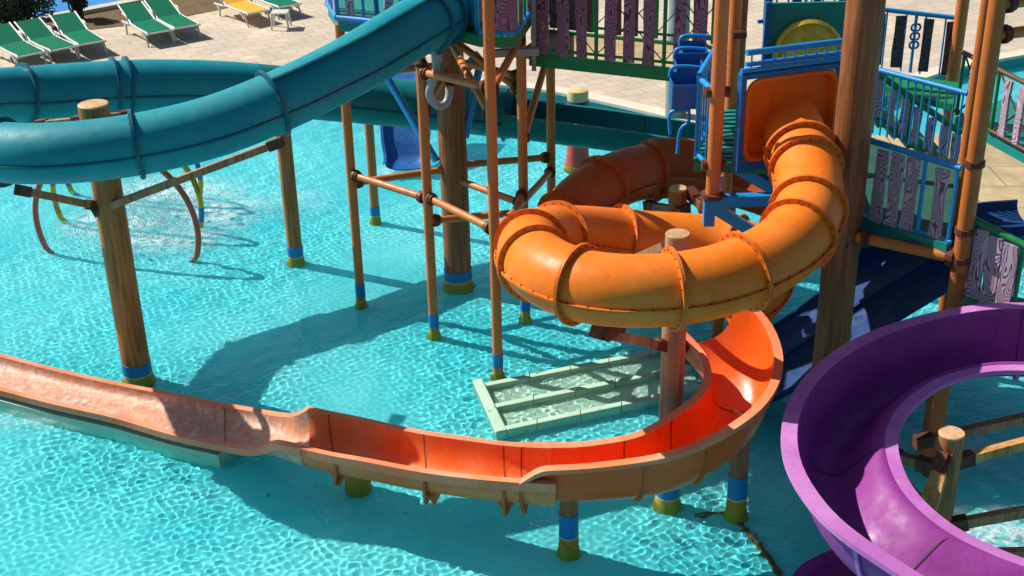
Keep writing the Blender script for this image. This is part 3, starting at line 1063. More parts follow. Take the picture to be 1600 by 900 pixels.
PS = st([((a_[0], a_[1], a_[2] - DROP), (c_[0], c_[1], c_[2] - DROP), d_) for a_, c_, d_ in PU])
purple = thing('open_slide', 'purple open curved slide with pale lilac rims, bottom right', 'water slide', (PS[8][0].x, PS[8][0].y, 0))
rwp = channel(PS, (M['purple'], M['purple_lip']), purple, 'channel', lip=0.13, skirt=0.05, thick=0.025, banked=True)
for px, py in ((1330, 675), (1410, 835), (1600, 526)):
    channel_joint(rwp, rows_at(rwp, px, py), M['purple_lip'], purple, 0.07, 0.04)
LP = [((1330, 950, 0.42), (1240, 930, 0.46), 0.25), ((1345, 905, 0.42), (1255, 890, 0.46), 0.25), ((1400, 880, 0.42), (1305, 862, 0.46), 0.25), ((1500, 860, 0.42), (1400, 830, 0.46), 0.25)]
channel(st(LP), (M['purple'], M['purple']), purple, 'lower_channel', lip=0.06)
pc = at_h(1487, 678, 1.87)
p = post('support_post', 'weathered grey brown post with beams inside the purple slide', pc.x, pc.y, 1.87, 0.12, 'log_red', group='timber slide posts')
for dx, dy, z0, dx2, dy2, z2, mt in ((-0.05, -0.1, 1.42, -0.32, -0.55, 0.95, 'beam_ochre'), (0.1, 0.02, 1.3, 1.6, 0.35, 1.5, 'beam_ochre'), (0.1, -0.05, 0.62, 1.7, -0.3, 1.15, 'beam'), (-0.1, 0.08, 1.2, -0.45, 0.42, 1.15, 'beam'), (-0.1, 0.08, 0.7, -0.43, 0.4, 1.05, 'beam'), (0.05, -0.1, 0.3, 1.4, -0.15, 0.35, 'beam'), (0.02, 0.9, 0.95, 1.9, 1.25, 1.15, 'beam'), (-0.08, -0.10, 1.45, -0.40, -0.42, 0.78, 'beam_ochre')):
    strut(p, pc * 1.0 + Vector((dx, dy, max(0.1, z0 - DROP) - pc.z)), pc + Vector((dx2, dy2, max(0.12, z2 - DROP) - pc.z)), 0.085, 0.1, mt)
q = at_h(1463, 640, 0.6)
post('support_post', 'dark red brown post behind the purple slide opening', q.x, q.y + 0.1, 1.6, 0.085, 'log_red', group='timber slide posts')

# ------------------------------------------------------------------ tower trunk, scaffold tower
trunk = post('tower_trunk', 'thick tall timber trunk rising beside the orange slide entry', 3.68, 13.3, 7.2, 0.198, 'log_dark', cat='trunk', group='big tower trunks')
post('tower_trunk', 'thick round timber trunk with a blue ring inside the scaffold', -0.80, 17.65, 3.85, 0.2, 'log_dark', cat='trunk', group='big tower trunks', end=False)

sca = thing('scaffold_tower', 'orange brown pipe scaffold standing in the pool round the thick trunk', 'scaffold', (-0.8, 16.5, 0))
PO = {'a': (-2.2, 17.07, 4.1), 'b': (-1.09, 16.07, 3.86), 'c': (-0.205, 14.9, 7.0), 'e': (0.18, 16.5, 4.2), 'f': (0.62, 18.3, 3.6)}
for kx, (x, y, zt) in PO.items():
    pl = MB().cyl((x, y, FLOOR_Z), (x, y, zt), 0.066, n=18).build('pole', M['pipe'], sca, smooth=40)
    MB().lathe((x, y, 0), [(0.072, 0.1), (0.072, 0.3)], 18).build('painted_band', M['band'], pl, smooth=40)
    kk = MB().lathe((x, y, 0), [(0.10, FLOOR_Z), (0.085, -0.03), (0.071, 0.02), (0.071, 0.1)], 18).build('waterline_stain', M['stain'], pl, smooth=40)
    receive(kk)


def bar(par, a, b, r=0.05, mat='pipe', clamps=True):
    a, b = Vector(a), Vector(b)
    o = MB().cyl(a, b, r, n=14).build('crossbar', M[mat], par, smooth=40)
    if clamps:
        d = (b - a).normalized()
        for q, s_ in ((a, 1), (b, -1)):
            MB().cyl(q + d * s_ * 0.07, q + d * s_ * 0.115, r * 1.75, n=12).cyl(q + d * s_ * 0.12, q + d * s_ * 0.15, r * 1.5, n=10).build('clamp', M['clamp'], o)
    return o


def P(kx, z):
    if kx == 'k':
        return Vector((-0.8, 17.65, z))
    x, y, _ = PO[kx]
    return Vector((x, y, z))


for a, za, b_, zb_ in (('a', 1.98, 'b', 2.0), ('b', 2.02, 'c', 2.04), ('a', 1.85, 'k', 1.82), ('b', 1.68, 'e', 1.6), ('k', 1.86, 'f', 1.72), ('k', 1.66, 'e', 1.72), ('c', 2.0, 'f', 1.5), ('b', 3.72, 'c', 3.86), ('k', 3.42, 'e', 3.5), ('c', 3.8, 'e', 4.02), ('k', 3.72, 'c', 3.5), ('b', 3.2, 'k', 3.3), ('e', 3.3, 'k', 3.75), ('a', 3.4, 'k', 3.35), ('e', 2.6, 'f', 3.4), ('c', 1.55, 'e', 1.9)):
    bar(sca, P(a, za), P(b_, zb_))
x, y, _ = PO['b']
MB().lathe((x, y, 3.8), [(0.08, 0), (0.09, 0.05), (0.05, 0.11)], 14).build('pole_cap', M['clamp'], sca)
for a, b_ in ((at_d(603, 118, 18.2), at_d(682, 252, 17.6)), (at_d(752, 90, 17.9), at_d(727, 215, 17.6))):
    MB().cyl(a, b_, 0.055, n=14).build('blue_brace', M['blue'], sca, smooth=40)
MB().beam(at_d(722, 112, 17.9), at_d(750, 85, 18.0), 0.05, 0.14).build('blue_brace', M['blue'], sca)
MB().beam(at_d(755, 84, 16.2), at_d(842, 80, 16.2), 0.1, 0.09).build('deck_beam', M['galv'], sca)

# grey drain pipe hung on the trunk
D0 = 15.9
dp = thing('drain_pipe', 'bent grey plastic drain pipe hanging below the blue tube mouth', 'pipe', at_d(683, 120, D0))
MB().tube(spline([list(at_d(x_, y_, D0 + e_)) for x_, y_, e_ in ((677, 72, 0), (681, 92, 0), (680, 115, 0), (671, 143, 0.05), (674, 156, 0.1), (684, 165, 0.15), (695, 163, 0.2), (701, 152, 0.25), (702, 136, 0.3))], 0.04), 0.052, 14).build('bent_pipe', M['grey_pipe'], dp, smooth=50)
MB().cyl(at_d(683, 97, D0), at_d(682, 84, D0), 0.068, n=16).build('sleeve', M['grey_pipe'], dp, smooth=40)
MB().cyl(at_d(676, 78, D0), at_d(678, 68, D0), 0.075, 0.11, n=16).build('outlet', M['blue_tube'], dp, smooth=40)
for y_, r_ in ((131, 0.085), (126, 0.09), (121, 0.085)):
    MB().cyl(at_d(702, y_, D0 + .3), at_d(702, y_ - 3, D0 + .3), r_, n=18).build('coupling', M['joint'], dp)

# ------------------------------------------------------------------ boards and railings
def plank(par, a, top, w, mat, thick=0.035, along=None, name='plank'):
    """carved board standing from a up to height top (m), as wide as w along 'along'"""
    a = Vector(a)
    d = (along or Vector((1, 0, 0))).normalized()
    d = Vector((d.x, d.y, 0)).normalized()
    rot = Matrix((d, Vector((-d.y, d.x, 0)), Vector((0, 0, 1)))).transposed()
    mb = MB()
    j = lambda: random.uniform(-0.012, 0.012)
    h = top - a.z
    x0, x1 = -w / 2, w / 2
    prof = [(x0 + j(), 0), (x1 + j(), 0 + j()), (x1 + j(), h * 0.35), (x1 + j(), h * 0.7), (x1 + j(), h + j()), (x0 + j(), h + j()), (x0 + j(), h * 0.66), (x0 + j(), h * 0.3)]
    k = len(prof)
    mb.v = [a + rot @ Vector((px_, s_ * thick / 2, pz_)) for s_ in (-1, 1) for px_, pz_ in prof]
    mb.f = [tuple(range(k)), tuple(reversed(range(k, 2 * k)))] + [(i, k + i, k + (i + 1) % k, (i + 1) % k) for i in range(k)]
    o = mb.build(name, M[mat], par, bevel=0.006)
    return o


def railing(name, label, a, b, z0, z1, top='blue', vert='blue', bars=10, planks=(), pm='plank', r=0.035, z0b=None, z1b=None, pw=0.14, posts=(), bar_r=0.011, group=None, bottom=True, inset=0.0, cat='railing'):
    """rail from a to b (xy), its feet at z0 (z0b at b) and handrail at z1 (z1b at b)"""
    a, b = Vector((a[0], a[1], 0)), Vector((b[0], b[1], 0))
    z0b = z0 if z0b is None else z0b
    z1b = z1 if z1b is None else z1b
    t = thing(name, label, cat, (a.x, a.y, z0), group)
    at = lambda f, z, zb: a.lerp(b, f) + Vector((0, 0, z + (zb - z) * f))
    lo = lambda f: at(f, z0, z0b)
    hi = lambda f: at(f, z1, z1b)
    MB().cyl(hi(0), hi(1), r, n=12).build('handrail', M[top], t, smooth=40)
    if bottom:
        MB().cyl(lo(0) + Vector((0, 0, .05)), lo(1) + Vector((0, 0, .05)), r * 0.8, n=12).build('bottom_rail', M[top], t, smooth=40)
    for i in range(bars):
        f = (i + 0.5) / bars
        MB().cyl(lo(f), hi(f), bar_r, n=8).build('baluster', M[vert], t)
    for f in posts:
        MB().cyl(lo(f), hi(f), 0.024, n=10).build('upright', M[vert], t)
    for f in planks:
        plank(t, lo(f) + Vector((0, -0.03, 0.05)), hi(f).z - 0.05 - inset, pw, pm, along=b - a)
    return t


# far-left deck
ld = thing('viewing_deck', 'small teal deck with blue rails at the top edge, above the blue tube', 'deck', (-2.1, 17.3, 4.1))
pts = [at_h(512, 10, 4.15), at_h(528, 33, 4.15), at_h(590, 40, 4.15), at_h(700, 20, 4.15), at_h(690, -60, 4.15), at_h(520, -60, 4.15)]
MB().poly([(p.x, p.y) for p in pts], 4.02, 4.14).build('platform', M['teal_paint'], ld)
for a, c in zip(pts[:3], pts[1:4]):
    MB().cyl((a.x, a.y, 4.2), (c.x, c.y, 4.2), 0.045, n=12).build('bottom_rail', M['blue'], ld)
    MB().cyl((a.x, a.y, 5.0), (c.x, c.y, 5.0), 0.04, n=12).build('handrail', M['blue'], ld)
    k = max(3, int((Vector(c) - Vector(a)).length / 0.16))
    for i in range(k + 1):
        q = Vector(a).lerp(Vector(c), i / k)
        if i % 3 == 1:
            plank(ld, (q.x, q.y, 4.24), 4.95, 0.13, 'plank', along=Vector(c) - Vector(a))
        else:
            MB().cyl((q.x, q.y, 4.2), (q.x, q.y, 5.0), 0.02 if i % 3 else 0.03, n=8).build('baluster', M['blue'], ld)

# slide-mouth deck by the trunk
md = thing('slide_deck', 'green edged deck behind the blue tube mouth beside the front pole', 'deck', (0, 16.6, 4.2))
zt = 4.22
pts = [at_h(700, 44, zt), at_h(749, 56, zt), at_h(783, 58, zt), at_h(806, 57, zt), at_h(834, 18, zt), at_h(840, -40, zt), at_h(700, -60, zt)]
MB().poly([(p.x, p.y) for p in pts], zt - 0.14, zt).build('platform', M['green'], md)
a0, a1 = at_d(694, 52, 16.35), at_d(746, 48, 16.2)
MB().poly([(at_h(697, 40, zt).x, at_h(697, 40, zt).y), (at_h(742, 47, zt).x, at_h(742, 47, zt).y), (at_h(742, 47, zt).x, at_h(742, 47, zt).y + 0.25), (at_h(697, 40, zt).x, at_h(697, 40, zt).y + 0.25)], zt + 0.02, zt + 1.0).build('mouth_box', M['blue_tube'], md, bevel=0.04)
q = at_h(745, 48, zt)
MB().box((q.x, q.y + 0.1, zt + 0.5), (0.05, 0.32, 1.0)).build('mouth_frame', M['blue'], md)
for a, c in zip(pts[1:4], pts[2:5]):
    MB().cyl((a.x, a.y, zt + .05), (c.x, c.y, zt + .05), 0.035, n=10).build('bottom_rail', M['blue'], md)
    MB().cyl((a.x, a.y, zt + .95), (c.x, c.y, zt + .95), 0.035, n=10).build('handrail', M['blue'], md)
    for f in (0.3, 0.75):
        q = Vector(a).lerp(Vector(c), f)
        plank(md, (q.x, q.y, zt + 0.08), zt + 0.9, 0.13, 'plank_wine', along=Vector(c) - Vector(a))
    for f in (0.05, 0.5):
        q = Vector(a).lerp(Vector(c), f)
        MB().cyl((q.x, q.y, zt), (q.x, q.y, zt + .95), 0.018, n=8).build('baluster', M['teal_paint'], md)

# plank bridge
zb_ = 3.62
A_, B_ = at_h(828, 92, zb_), at_h(1140, 126, zb_)
br_ = thing('plank_bridge', 'green bridge hung with wine coloured carved boards between the two decks', 'bridge', (A_.x, A_.y, zb_))
bk = Vector((0.05, 1.25, 0))
MB().beam(A_ + Vector((0, 0, 0)), B_, 0.06, 0.17).build('side_beam', M['green'], br_)
MB().beam(A_ + bk, B_ + bk, 0.06, 0.17).build('side_beam', M['green'], br_)
MB().beam((A_ + A_ + bk) / 2 + Vector((0, 0, 0.02)), (B_ + B_ + bk) / 2 + Vector((0, 0, 0.02)), 1.15, 0.05).build('walkway', M['beige'], br_)
d = B_ - A_


def on_bridge(px):
    lo, hi = 0, 1
    for _ in range(30):
        f = (lo + hi) / 2
        q = A_ + d * f - Vector((0, 0, CAM_H))
        if 800 + FOC * q.dot(RIGHT) / q.dot(FWD) < px:
            lo = f
        else:
            hi = f
    return f


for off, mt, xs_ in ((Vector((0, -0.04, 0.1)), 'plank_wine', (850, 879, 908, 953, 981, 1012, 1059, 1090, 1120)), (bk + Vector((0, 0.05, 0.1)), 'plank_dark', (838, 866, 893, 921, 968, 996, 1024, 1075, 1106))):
    for px in xs_:
        q = A_ + d * on_bridge(px) + off
        plank(br_, q, q.z + 0.95, 0.155, mt, along=d)
    for px in (838, 931, 1036, 1130):
        q = A_ + d * on_bridge(px) + off
        MB().cyl(q, q + Vector((0, 0, 1.05)), 0.026, n=10).build('upright', M['green'], br_)
    for z in (0.06, 1.02):
        MB().cyl(A_ + off + Vector((0, 0, z)), B_ + off + Vector((0, 0, z)), 0.02 if z < .5 else 0.035, n=8).build('side_rail', M['green'], br_)
    for p0, p1 in ((838, 931), (931, 1036), (1036, 1130)):
        q0, q1 = A_ + d * on_bridge(p0) + off, A_ + d * on_bridge(p1) + off
        MB().cyl(q0 + Vector((0, .03, .05)), q1 + Vector((0, .03, 1)), 0.008, n=6).cyl(q0 + Vector((0, .03, 1)), q1 + Vector((0, .03, .05)), 0.008, n=6).build('cross_cable', M['joint'], br_)
q = A_ + Vector((0.02, -0.12, 0))
MB().box(q + Vector((0.03, 0, 0.5)), (0.06, 0.05, 1.25)).build('end_frame', M['galv'], br_)

# grey column at the pool edge behind the bridge
q = at_h(1055, 196, 0)
o = MB().lathe((q.x, q.y, 0), [(0.22, FLOOR_Z), (0.21, 0.4), (0.22, 1.1), (0.2, 2.2), (0.21, 3.6)], 20)
tag(o.build('stone_column', M['column_grey'], smooth=50, origin=(q.x, q.y, 0)), 'rough grey round column standing at the pool edge behind the bridge', 'column')

# ------------------------------------------------------------------ orange slide entry deck
ed = thing('entry_deck', 'green floored entry deck of the orange slide with blue cantilever arms', 'deck', (2.5, 14, 3.3))
FL_, FR_, BLk = at_h(1084, 250, 3.3), at_h(1290, 262, 3.3), Vector((2.5, 15.6, 3.3))
pl = [(FL_.x, FL_.y), (FR_.x, FR_.y + 0.1), (FR_.x + 0.25, 15.9), (FL_.x + 0.45, 15.6)]
MB().poly(pl, 3.2, 3.29).build('platform', M['teal_paint'], ed)
for i in range(12):
    f = i / 12
    a = Vector((*pl[0], 3.3)).lerp(Vector((*pl[3], 3.3)), f + 0.03)
    MB().beam(a, a + Vector((1.2, 0.1, 0)), 0.07, 0.02).build('slat', M['teal_paint'], ed)
MB().beam(Vector((*pl[0], 3.24)) + Vector((0, -.03, 0)), Vector((*pl[1], 3.24)) + Vector((0, -.03, 0)), 0.04, 0.12).build('edge_beam', M['green'], ed)
e = Vector((2.22, 13.35, 0))
MB().beam(e + Vector((-0.06, 0, 3.0)), e + Vector((1.2, 0.05, 3.0)), 0.12, 0.12).build('cantilever_arm', M['blue'], ed)
MB().beam(e + Vector((0, 0, 2.94)), e + Vector((0.95, 0.0, 2.3)), 0.1, 0.12).build('cantilever_brace', M['blue'], ed)
MB().beam(e + Vector((0.35, 0.7, 3.15)), e + Vector((1.1, 0.1, 2.85)), 0.1, 0.14).build('cantilever_brace', M['blue'], ed)
MB().beam(e + Vector((-0.03, 0, 3.02)), e + Vector((-0.03, 0, 2.72)), 0.12, 0.12).build('hanger', M['blue'], ed)
MB().cyl(e + Vector((0.12, 0.25, 3.2)), e + Vector((0.14, 0.2, 2.95)), 0.04, n=12).cyl(e + Vector((0.14, 0.2, 2.95)), e + Vector((0.42, 0.1, 2.93)), 0.045, n=12).build('drain', M['grey_pipe'], ed, smooth=40)

pe = thing('deck_pole', 'smooth orange brown pole standing on the blue arm left of the orange hood', 'pole', (e.x, e.y, 3.06), 'poles of the right tower')
MB().cyl(e + Vector((0, 0, 3.06)), e + Vector((0, 0, 7)), 0.078, n=20).build('shaft', M['pipe'], pe, smooth=40)
MB().cyl(e + Vector((0, 0, 3.05)), e + Vector((0, 0, 3.1)), 0.13, n=18).build('foot_plate', M['clamp'], pe)
for z in (3.42, 4.24):
    MB().cyl(e + Vector((-0.13, 0.02, z)), e + Vector((0.13, 0.02, z)), 0.06, n=12).build('clamp', M['clamp'], pe)
x, y = 2.78, 15.7
pf = thing('deck_pole', 'orange brown pole at the back corner of the entry deck, behind the blue railing', 'pole', (x, y, 3.2), 'poles of the right tower')
MB().cyl((x, y, FLOOR_Z), (x, y, 7), 0.075, n=18).build('shaft', M['pipe'], pf, smooth=40)
MB().cyl((x - .05, y - .11, 4.25), (x + .12, y - .1, 4.25), 0.055, n=12).build('clamp', M['clamp'], pf)
x, y = 3.3, 18.2
pg = thing('deck_pole', 'dark rusty pole farther back, between the blue rails', 'pole', (x, y, 3.2), 'poles of the right tower')
MB().cyl((x, y, FLOOR_Z), (x, y, 7), 0.09, n=18).build('shaft', M['pipe_red'], pg, smooth=40)

# orange hood in its blue frame
a, c = at_d(1149, 262, 13.55), at_d(1303, 250, 13.95)
z0, z1 = a.z, at_d(1149, 116, 13.55).z
hd = thing('entry_hood', 'rounded orange entry panel in a blue frame above the orange tube', 'panel', (a.x, a.y, z0))
dv = Vector((c.x - a.x, c.y - a.y, 0))
W_ = dv.length
dv.normalize()
nv = Vector((-dv.y, dv.x, 0))


def rrect(x0, x1, y0, y1, r, n=6):
    out = []
    for cx, cy, a0 in ((x1 - r, y1 - r, 0), (x0 + r, y1 - r, 90), (x0 + r, y0 + r, 180), (x1 - r, y0 + r, 270)):
        for i in range(n + 1):
            t_ = math.radians(a0 + 90 * i / n)
            out.append((cx + r * math.cos(t_), cy + r * math.sin(t_)))
    return out


def place(u, z, k):
    return Vector((a.x, a.y, 0)) + dv * u + nv * k + Vector((0, 0, z))


mb = MB()
outer = rrect(0.06, W_ - 0.06, z0 + 0.05, z1 - 0.06, 0.16)
rings_ = [(outer, -0.03), (rrect(0.07, W_ - 0.07, z0 + 0.06, z1 - 0.07, 0.16), -0.055), (rrect(0.10, W_ - 0.10, z0 + 0.09, z1 - 0.10, 0.14), -0.05), (rrect(0.14, W_ - 0.14, z0 + 0.13, z1 - 0.14, 0.13), 0.04), (rrect(0.2, W_ - 0.2, z0 + 0.2, z1 - 0.2, 0.1), 0.06)]
k = len(outer)
for rr, dd in rings_:
    mb.v += [place(u, z, dd) for u, z in rr]
for i in range(len(rings_) - 1):
    for j in range(k):
        mb.f.append((i * k + j, i * k + (j + 1) % k, (i + 1) * k + (j + 1) % k, (i + 1) * k + j))
mb.f.append(tuple((len(rings_) - 1) * k + j for j in range(k)))
mb.build('hood_panel', M['hood'], hd, smooth=40)
mb = MB()
for u0, u1, q0, q1 in ((0, 0.065, z0 - 0.05, z1), (W_ - 0.065, W_, z0 - 0.05, z1), (0.065, W_ - 0.065, z1 - 0.065, z1), (0.065, W_ - 0.065, z0 - 0.05, z0 + 0.055)):
    v8 = [place(u, z, kk) for kk in (-0.035, 0.07) for u, z in ((u0, q0), (u1, q0), (u1, q1), (u0, q1))]
    mb.add(v8, [(0, 1, 2, 3), (7, 6, 5, 4), (0, 4, 5, 1), (1, 5, 6, 2), (2, 6, 7, 3), (3, 7, 4, 0)])
mb.build('frame', M['blue_dark'], hd, bevel=0.01)
MB().cyl(place(0, z1 + 0.03, 0), place(W_, z1 + 0.03, 0), 0.03, n=12).build('top_tube', M['blue'], hd, smooth=40)

a2, c2 = place(0.1, 0, 0.08), place(W_ + 0.02, 0, 0.08)
railing('railing', 'low blue railing with short bars right on top of the orange hood', a2, c2, z1 + 0.02, z1 + 0.2, bars=9, bar_r=0.01, group='blue railings')
f0, f1, f2 = at_h(1087, 243, 3.35), e + Vector((-0.05, 0.05, 0)), at_h(1123, 67, 4.27)
railing('railing', 'blue railing with close bars on the left side of the entry deck', f0, f2, 3.34, 4.27, bars=8, bar_r=0.012, posts=(0.02, 0.98), group='blue railings')
railing('railing', 'short blue railing between the entry deck corner and the front pole', f0, (f1.x, f1.y), 3.34, 4.25, bars=2, group='blue railings')

# blue tipping troughs beside it
tr = thing('trough_rack', 'stack of open bright blue troughs beside the entry deck railing', 'troughs', at_h(1068, 165, 3.8))
for i, (px, py, D) in enumerate(((1069, 164, 14.2), (1075, 134, 14.65), (1083, 113, 15.05))):
    q = at_d(px, py, D)
    w_, d_, h_ = 0.30, 0.3, 0.28
    mb = MB()
    T_ = 0.015
    mb.box(q + Vector((0, -d_ / 2, h_ / 2)), (w_, T_, h_)).box(q + Vector((0, d_ / 2, h_ / 2 + 0.03)), (w_, T_, h_ + .06)).box(q + Vector((-w_ / 2, 0, h_ / 2)), (T_, d_ - T_, h_)).box(q + Vector((w_ / 2, 0, h_ / 2)), (T_, d_ - T_, h_)).box(q + Vector((0, 0, 0.02)), (w_ - T_, d_ - T_, T_))
    b1 = mb.build('trough', M['blue_dark'], tr)
    MB().tube(spline([list(q + Vector(o_)) for o_ in ((-w_ / 2, d_ / 2 + .02, h_), (-w_ / 2 + .02, d_ / 2 + .02, h_ + .1), (0, d_ / 2 + .02, h_ + .12), (w_ / 2 + .06, d_ / 2 + .02, h_ + .1))], 0.03), 0.022, 10).build('rim_pipe', M['blue'], b1, smooth=50)
q = at_d(1072, 170, 14.2)
MB().tube(spline([list(at_d(x_, y_, 14.2)) for x_, y_ in ((1076, 165), (1076, 190), (1063, 203), (1058, 240))], 0.04), 0.02, 10).build('spout_pipe', M['blue'], tr, smooth=50)
MB().tube(spline([list(at_d(x_, y_, 14.2)) for x_, y_ in ((1075, 172), (1055, 173), (1046, 180), (1047, 210))], 0.04), 0.02, 10).build('spout_pipe', M['blue'], tr, smooth=50)

# yellow hood on the far side of the tower
q = at_h(1262, 100, 3.6)
q = at_d(1262, 82, 17.4)
yh = thing('yellow_hood', 'round spotted yellow slide hood in a dark teal panel behind the trunk', 'slide hood', (q.x, q.y, 3.4))
mb = MB()
n = 30
prof = [(0.47, 0.0), (0.47, -0.07), (0.43, -0.1), (0.40, -0.05), (0.30, -0.13), (0.24, -0.09), (0.0, -0.11)]
for r_, k_ in prof:
    for j in range(n):
        t_ = 2 * math.pi * j / n
        mb.v.append(q + Vector((max(r_, 0.002) * math.cos(t_), k_, max(r_, 0.002) * math.sin(t_))))
for i in range(len(prof) - 1):
    for j in range(n):
        mb.f.append((i * n + j, i * n + (j + 1) % n, (i + 1) * n + (j + 1) % n, (i + 1) * n + j))
mb.build('dome', M['yellow'], yh, smooth=50)
MB().box((q.x - 0.02, q.y + 0.06, q.z + 0.05), (1.15, 0.06, 1.25)).build('back_panel', M['teal_paint'], yh)
MB().box((q.x - 0.58, q.y + 0.02, q.z + 0.05), (0.07, 0.1, 1.3)).build('panel_post', M['blue_dark'], yh)
a, c = at_d(1185, 24, 17.9), at_d(1330, 8, 18.2)
railing('railing', 'dark blue railing with boards behind the yellow hood', a, c, a.z - 0.14, a.z + 0.75, bars=8, planks=(0.1, 0.4, 0.62, 0.9), pm='plank_dark', posts=(0.5,), top='blue_dark', vert='blue_dark', z0b=c.z - 0.14, z1b=c.z + 0.75, bar_r=0.014, group='blue railings', pw=0.12)
a = at_d(1188, 22, 17.85)

# ------------------------------------------------------------------ right tower: posts, decks, rails
C_ = (4.74, 12.52)
c_ = thing('deck_pole', 'tall rusty orange pole in front of the right railings', 'pole', (*C_, 0), 'poles of the right tower')
MB().cyl((*C_, FLOOR_Z), (*C_, 7), 0.085, n=20).build('shaft', M['pipe_red'], c_, smooth=40)
for z in (2.62, 2.95, 3.7):
    MB().cyl((C_[0], C_[1], z - 0.03), (C_[0], C_[1], z + 0.03), 0.105, n=14).build('clamp', M['clamp'], c_)
C2 = at_h(1520, 110, 3.9)
C2 = at_d(1528, 110, 14.95)
c2_ = thing('deck_pole', 'darker red pole just behind the tall rusty one', 'pole', (C2.x, C2.y, 0), 'poles of the right tower')
MB().cyl((C2.x, C2.y, FLOOR_Z), (C2.x, C2.y, 7), 0.075, n=18).build('shaft', M['pipe_red'], c2_, smooth=40)
C3 = at_d(1497, 60, 18.6)
c3_ = thing('deck_pole', 'orange brown pole at the far end of the upper railing', 'pole', (C3.x, C3.y, 0), 'poles of the right tower')
MB().cyl((C3.x, C3.y, FLOOR_Z), (C3.x, C3.y, 7), 0.09, n=18).build('shaft', M['pipe'], c3_, smooth=40)
bar(c_, (3.8, 13.15, 2.62), (C_[0], C_[1], 2.62), 0.06)
for px, py in ((1567, 52), (1572, 4)):
    a = at_d(px, py, 12.58)
    bar(c_, (C_[0] + .03, C_[1], a.z), (C_[0] + 1.6, C_[1] + 0.55, a.z), 0.055)

tl, tr_ = at_d(1352, 217, 13.5), at_d(1502, 263, 12.62)
bl, brr = at_d(1343, 343, 13.5), at_d(1478, 385, 12.62)
railing('railing', 'lower blue railing with four mauve carved boards, right of the trunk', tl, tr_, bl.z, tl.z, bars=0, posts=(0.04, 0.65, 0.97), planks=(0.2, 0.36, 0.52, 0.82), pw=0.15, z0b=brr.z, z1b=tr_.z, group='blue railings', inset=0.0)
fl_, fr_ = at_d(1368, 108, 16.1), at_d(1512, 146, 15.1)
railing('railing', 'middle blue railing of thin close bars, behind the boarded one', fl_, fr_, fl_.z - 0.84, fl_.z, bars=12, z0b=fr_.z - 0.84, z1b=fr_.z, bar_r=0.012, group='blue railings', bottom=False)
ul, ur = at_d(1372, 14, 18.9), at_d(1494, 28, 18.7)
railing('railing', 'upper blue railing with dark boards and a scrolled upright', ul, ur, ul.z - 0.86, ul.z, bars=4, planks=(0.04, 0.3, 0.66, 0.95), pm='plank_dark', posts=(0.5,), z0b=ur.z - 0.9, z1b=ur.z, bar_r=0.014, group='blue railings', bottom=False, pw=0.15)
q = (ul + ur) / 2 + Vector((0, -0.03, -0.33))
mb = MB()
for dz in (0.13, 0.0, -0.13):
    for sx in (-1, 1):
        mb.tube([q + Vector((sx * (0.02 + 0.045 * math.sin(a_)), 0, dz + 0.05 * math.cos(a_))) for a_ in [0.35 * k_ for k_ in range(10)]], 0.016, 8)
mb.build('scroll', M['blue_dark'], [o_ for o_ in bpy.data.objects if str(o_.get('label', '')).startswith('upper blue railing')][0], smooth=60)
ud = thing('upper_deck', 'green deck below the upper railing, at the top of the sloping stair', 'deck', (ul.x, ul.y, ul.z - 0.9))
pq = [at_h(px_, py_, 2.85) for px_, py_ in ((1362, 128), (1440, 150), (1490, 162), (1500, 128), (1366, 108))]
MB().poly([(p_.x, p_.y) for p_ in pq], 2.74, 2.84).build('platform', M['green'], ud)
rd = thing('walkway_deck', 'green edged walkway between the trunk and the rusty pole', 'deck', (4.2, 14, 2.8))
gl, gr = Vector((bl.x, bl.y, 0)), Vector((brr.x, brr.y, 0))
MB().poly([(gl.x - .05, gl.y), (gr.x + .05, gr.y), (fr_.x, fr_.y), (fl_.x, fl_.y)], bl.z - 0.1, bl.z - 0.03).build('platform', flat('worn_deck', (0.012, 0.075, 0.045), 0.7, 0.5, 3), rd)
MB().beam(gl + Vector((0, -.04, bl.z - .05)), gr + Vector((0, -.04, brr.z - .05)), 0.03, 0.2).build('edge_beam', M['teal_paint'], rd)
# stair with green stringer seen through the bars
s0, s1 = at_d(1362, 108, 16.9), at_d(1502, 208, 16.7)
railing('stair_rail', 'green sloping stair rail with mauve boards, seen through the blue bars', s0, s1, s0.z - 0.62, s0.z, top='green', vert='green', bars=0, planks=(0.1, 0.24, 0.38, 0.52, 0.68, 0.82, 0.95), pw=0.11, z0b=s1.z - 0.62, z1b=s1.z, posts=(0.45,), group='green railings', r=0.045)
sd_ = thing('staircase', 'green stair with flat treads going down behind the blue railings', 'stairs', (s0.x, s0.y + .6, 2))
for i in range(6):
    f = i / 6
    q = Vector(s0).lerp(Vector(s1), f) + Vector((0.1, 0.6, -0.68))
    MB().box(q, (0.26, 1.0, 0.05)).build('tread', M['green'], sd_)
a, c = Vector(s0) + Vector((0, 1.15, -0.7)), Vector(s1) + Vector((0, 1.15, -0.7))
MB().beam(a, c, 0.05, 0.16).build('stringer', M['green'], sd_)
# near green rail
g0, g1 = at_d(1509, 337, 12.6), at_d(1640, 403, 11.95)
railing('stair_rail', 'near green rail with three mauve boards behind the purple slide rim', g0, g1, g0.z - 0.9, g0.z, top='green', vert='green', bars=0, planks=(0.2, 0.38, 0.56), posts=(0.03, 0.7), pw=0.16, z0b=g1.z - 0.9, z1b=g1.z, group='green railings', r=0.04)
gd = thing('purple_deck', 'small green deck at the start of the purple slide', 'deck', (g0.x, g0.y, g0.z - 1))
MB().poly([(g0.x, g0.y), (g1.x, g1.y), (g1.x + .3, g1.y + 1), (g0.x + .3, g0.y + .7)], g1.z - 1.05, g1.z - 0.97).build('platform', M['green'], gd)
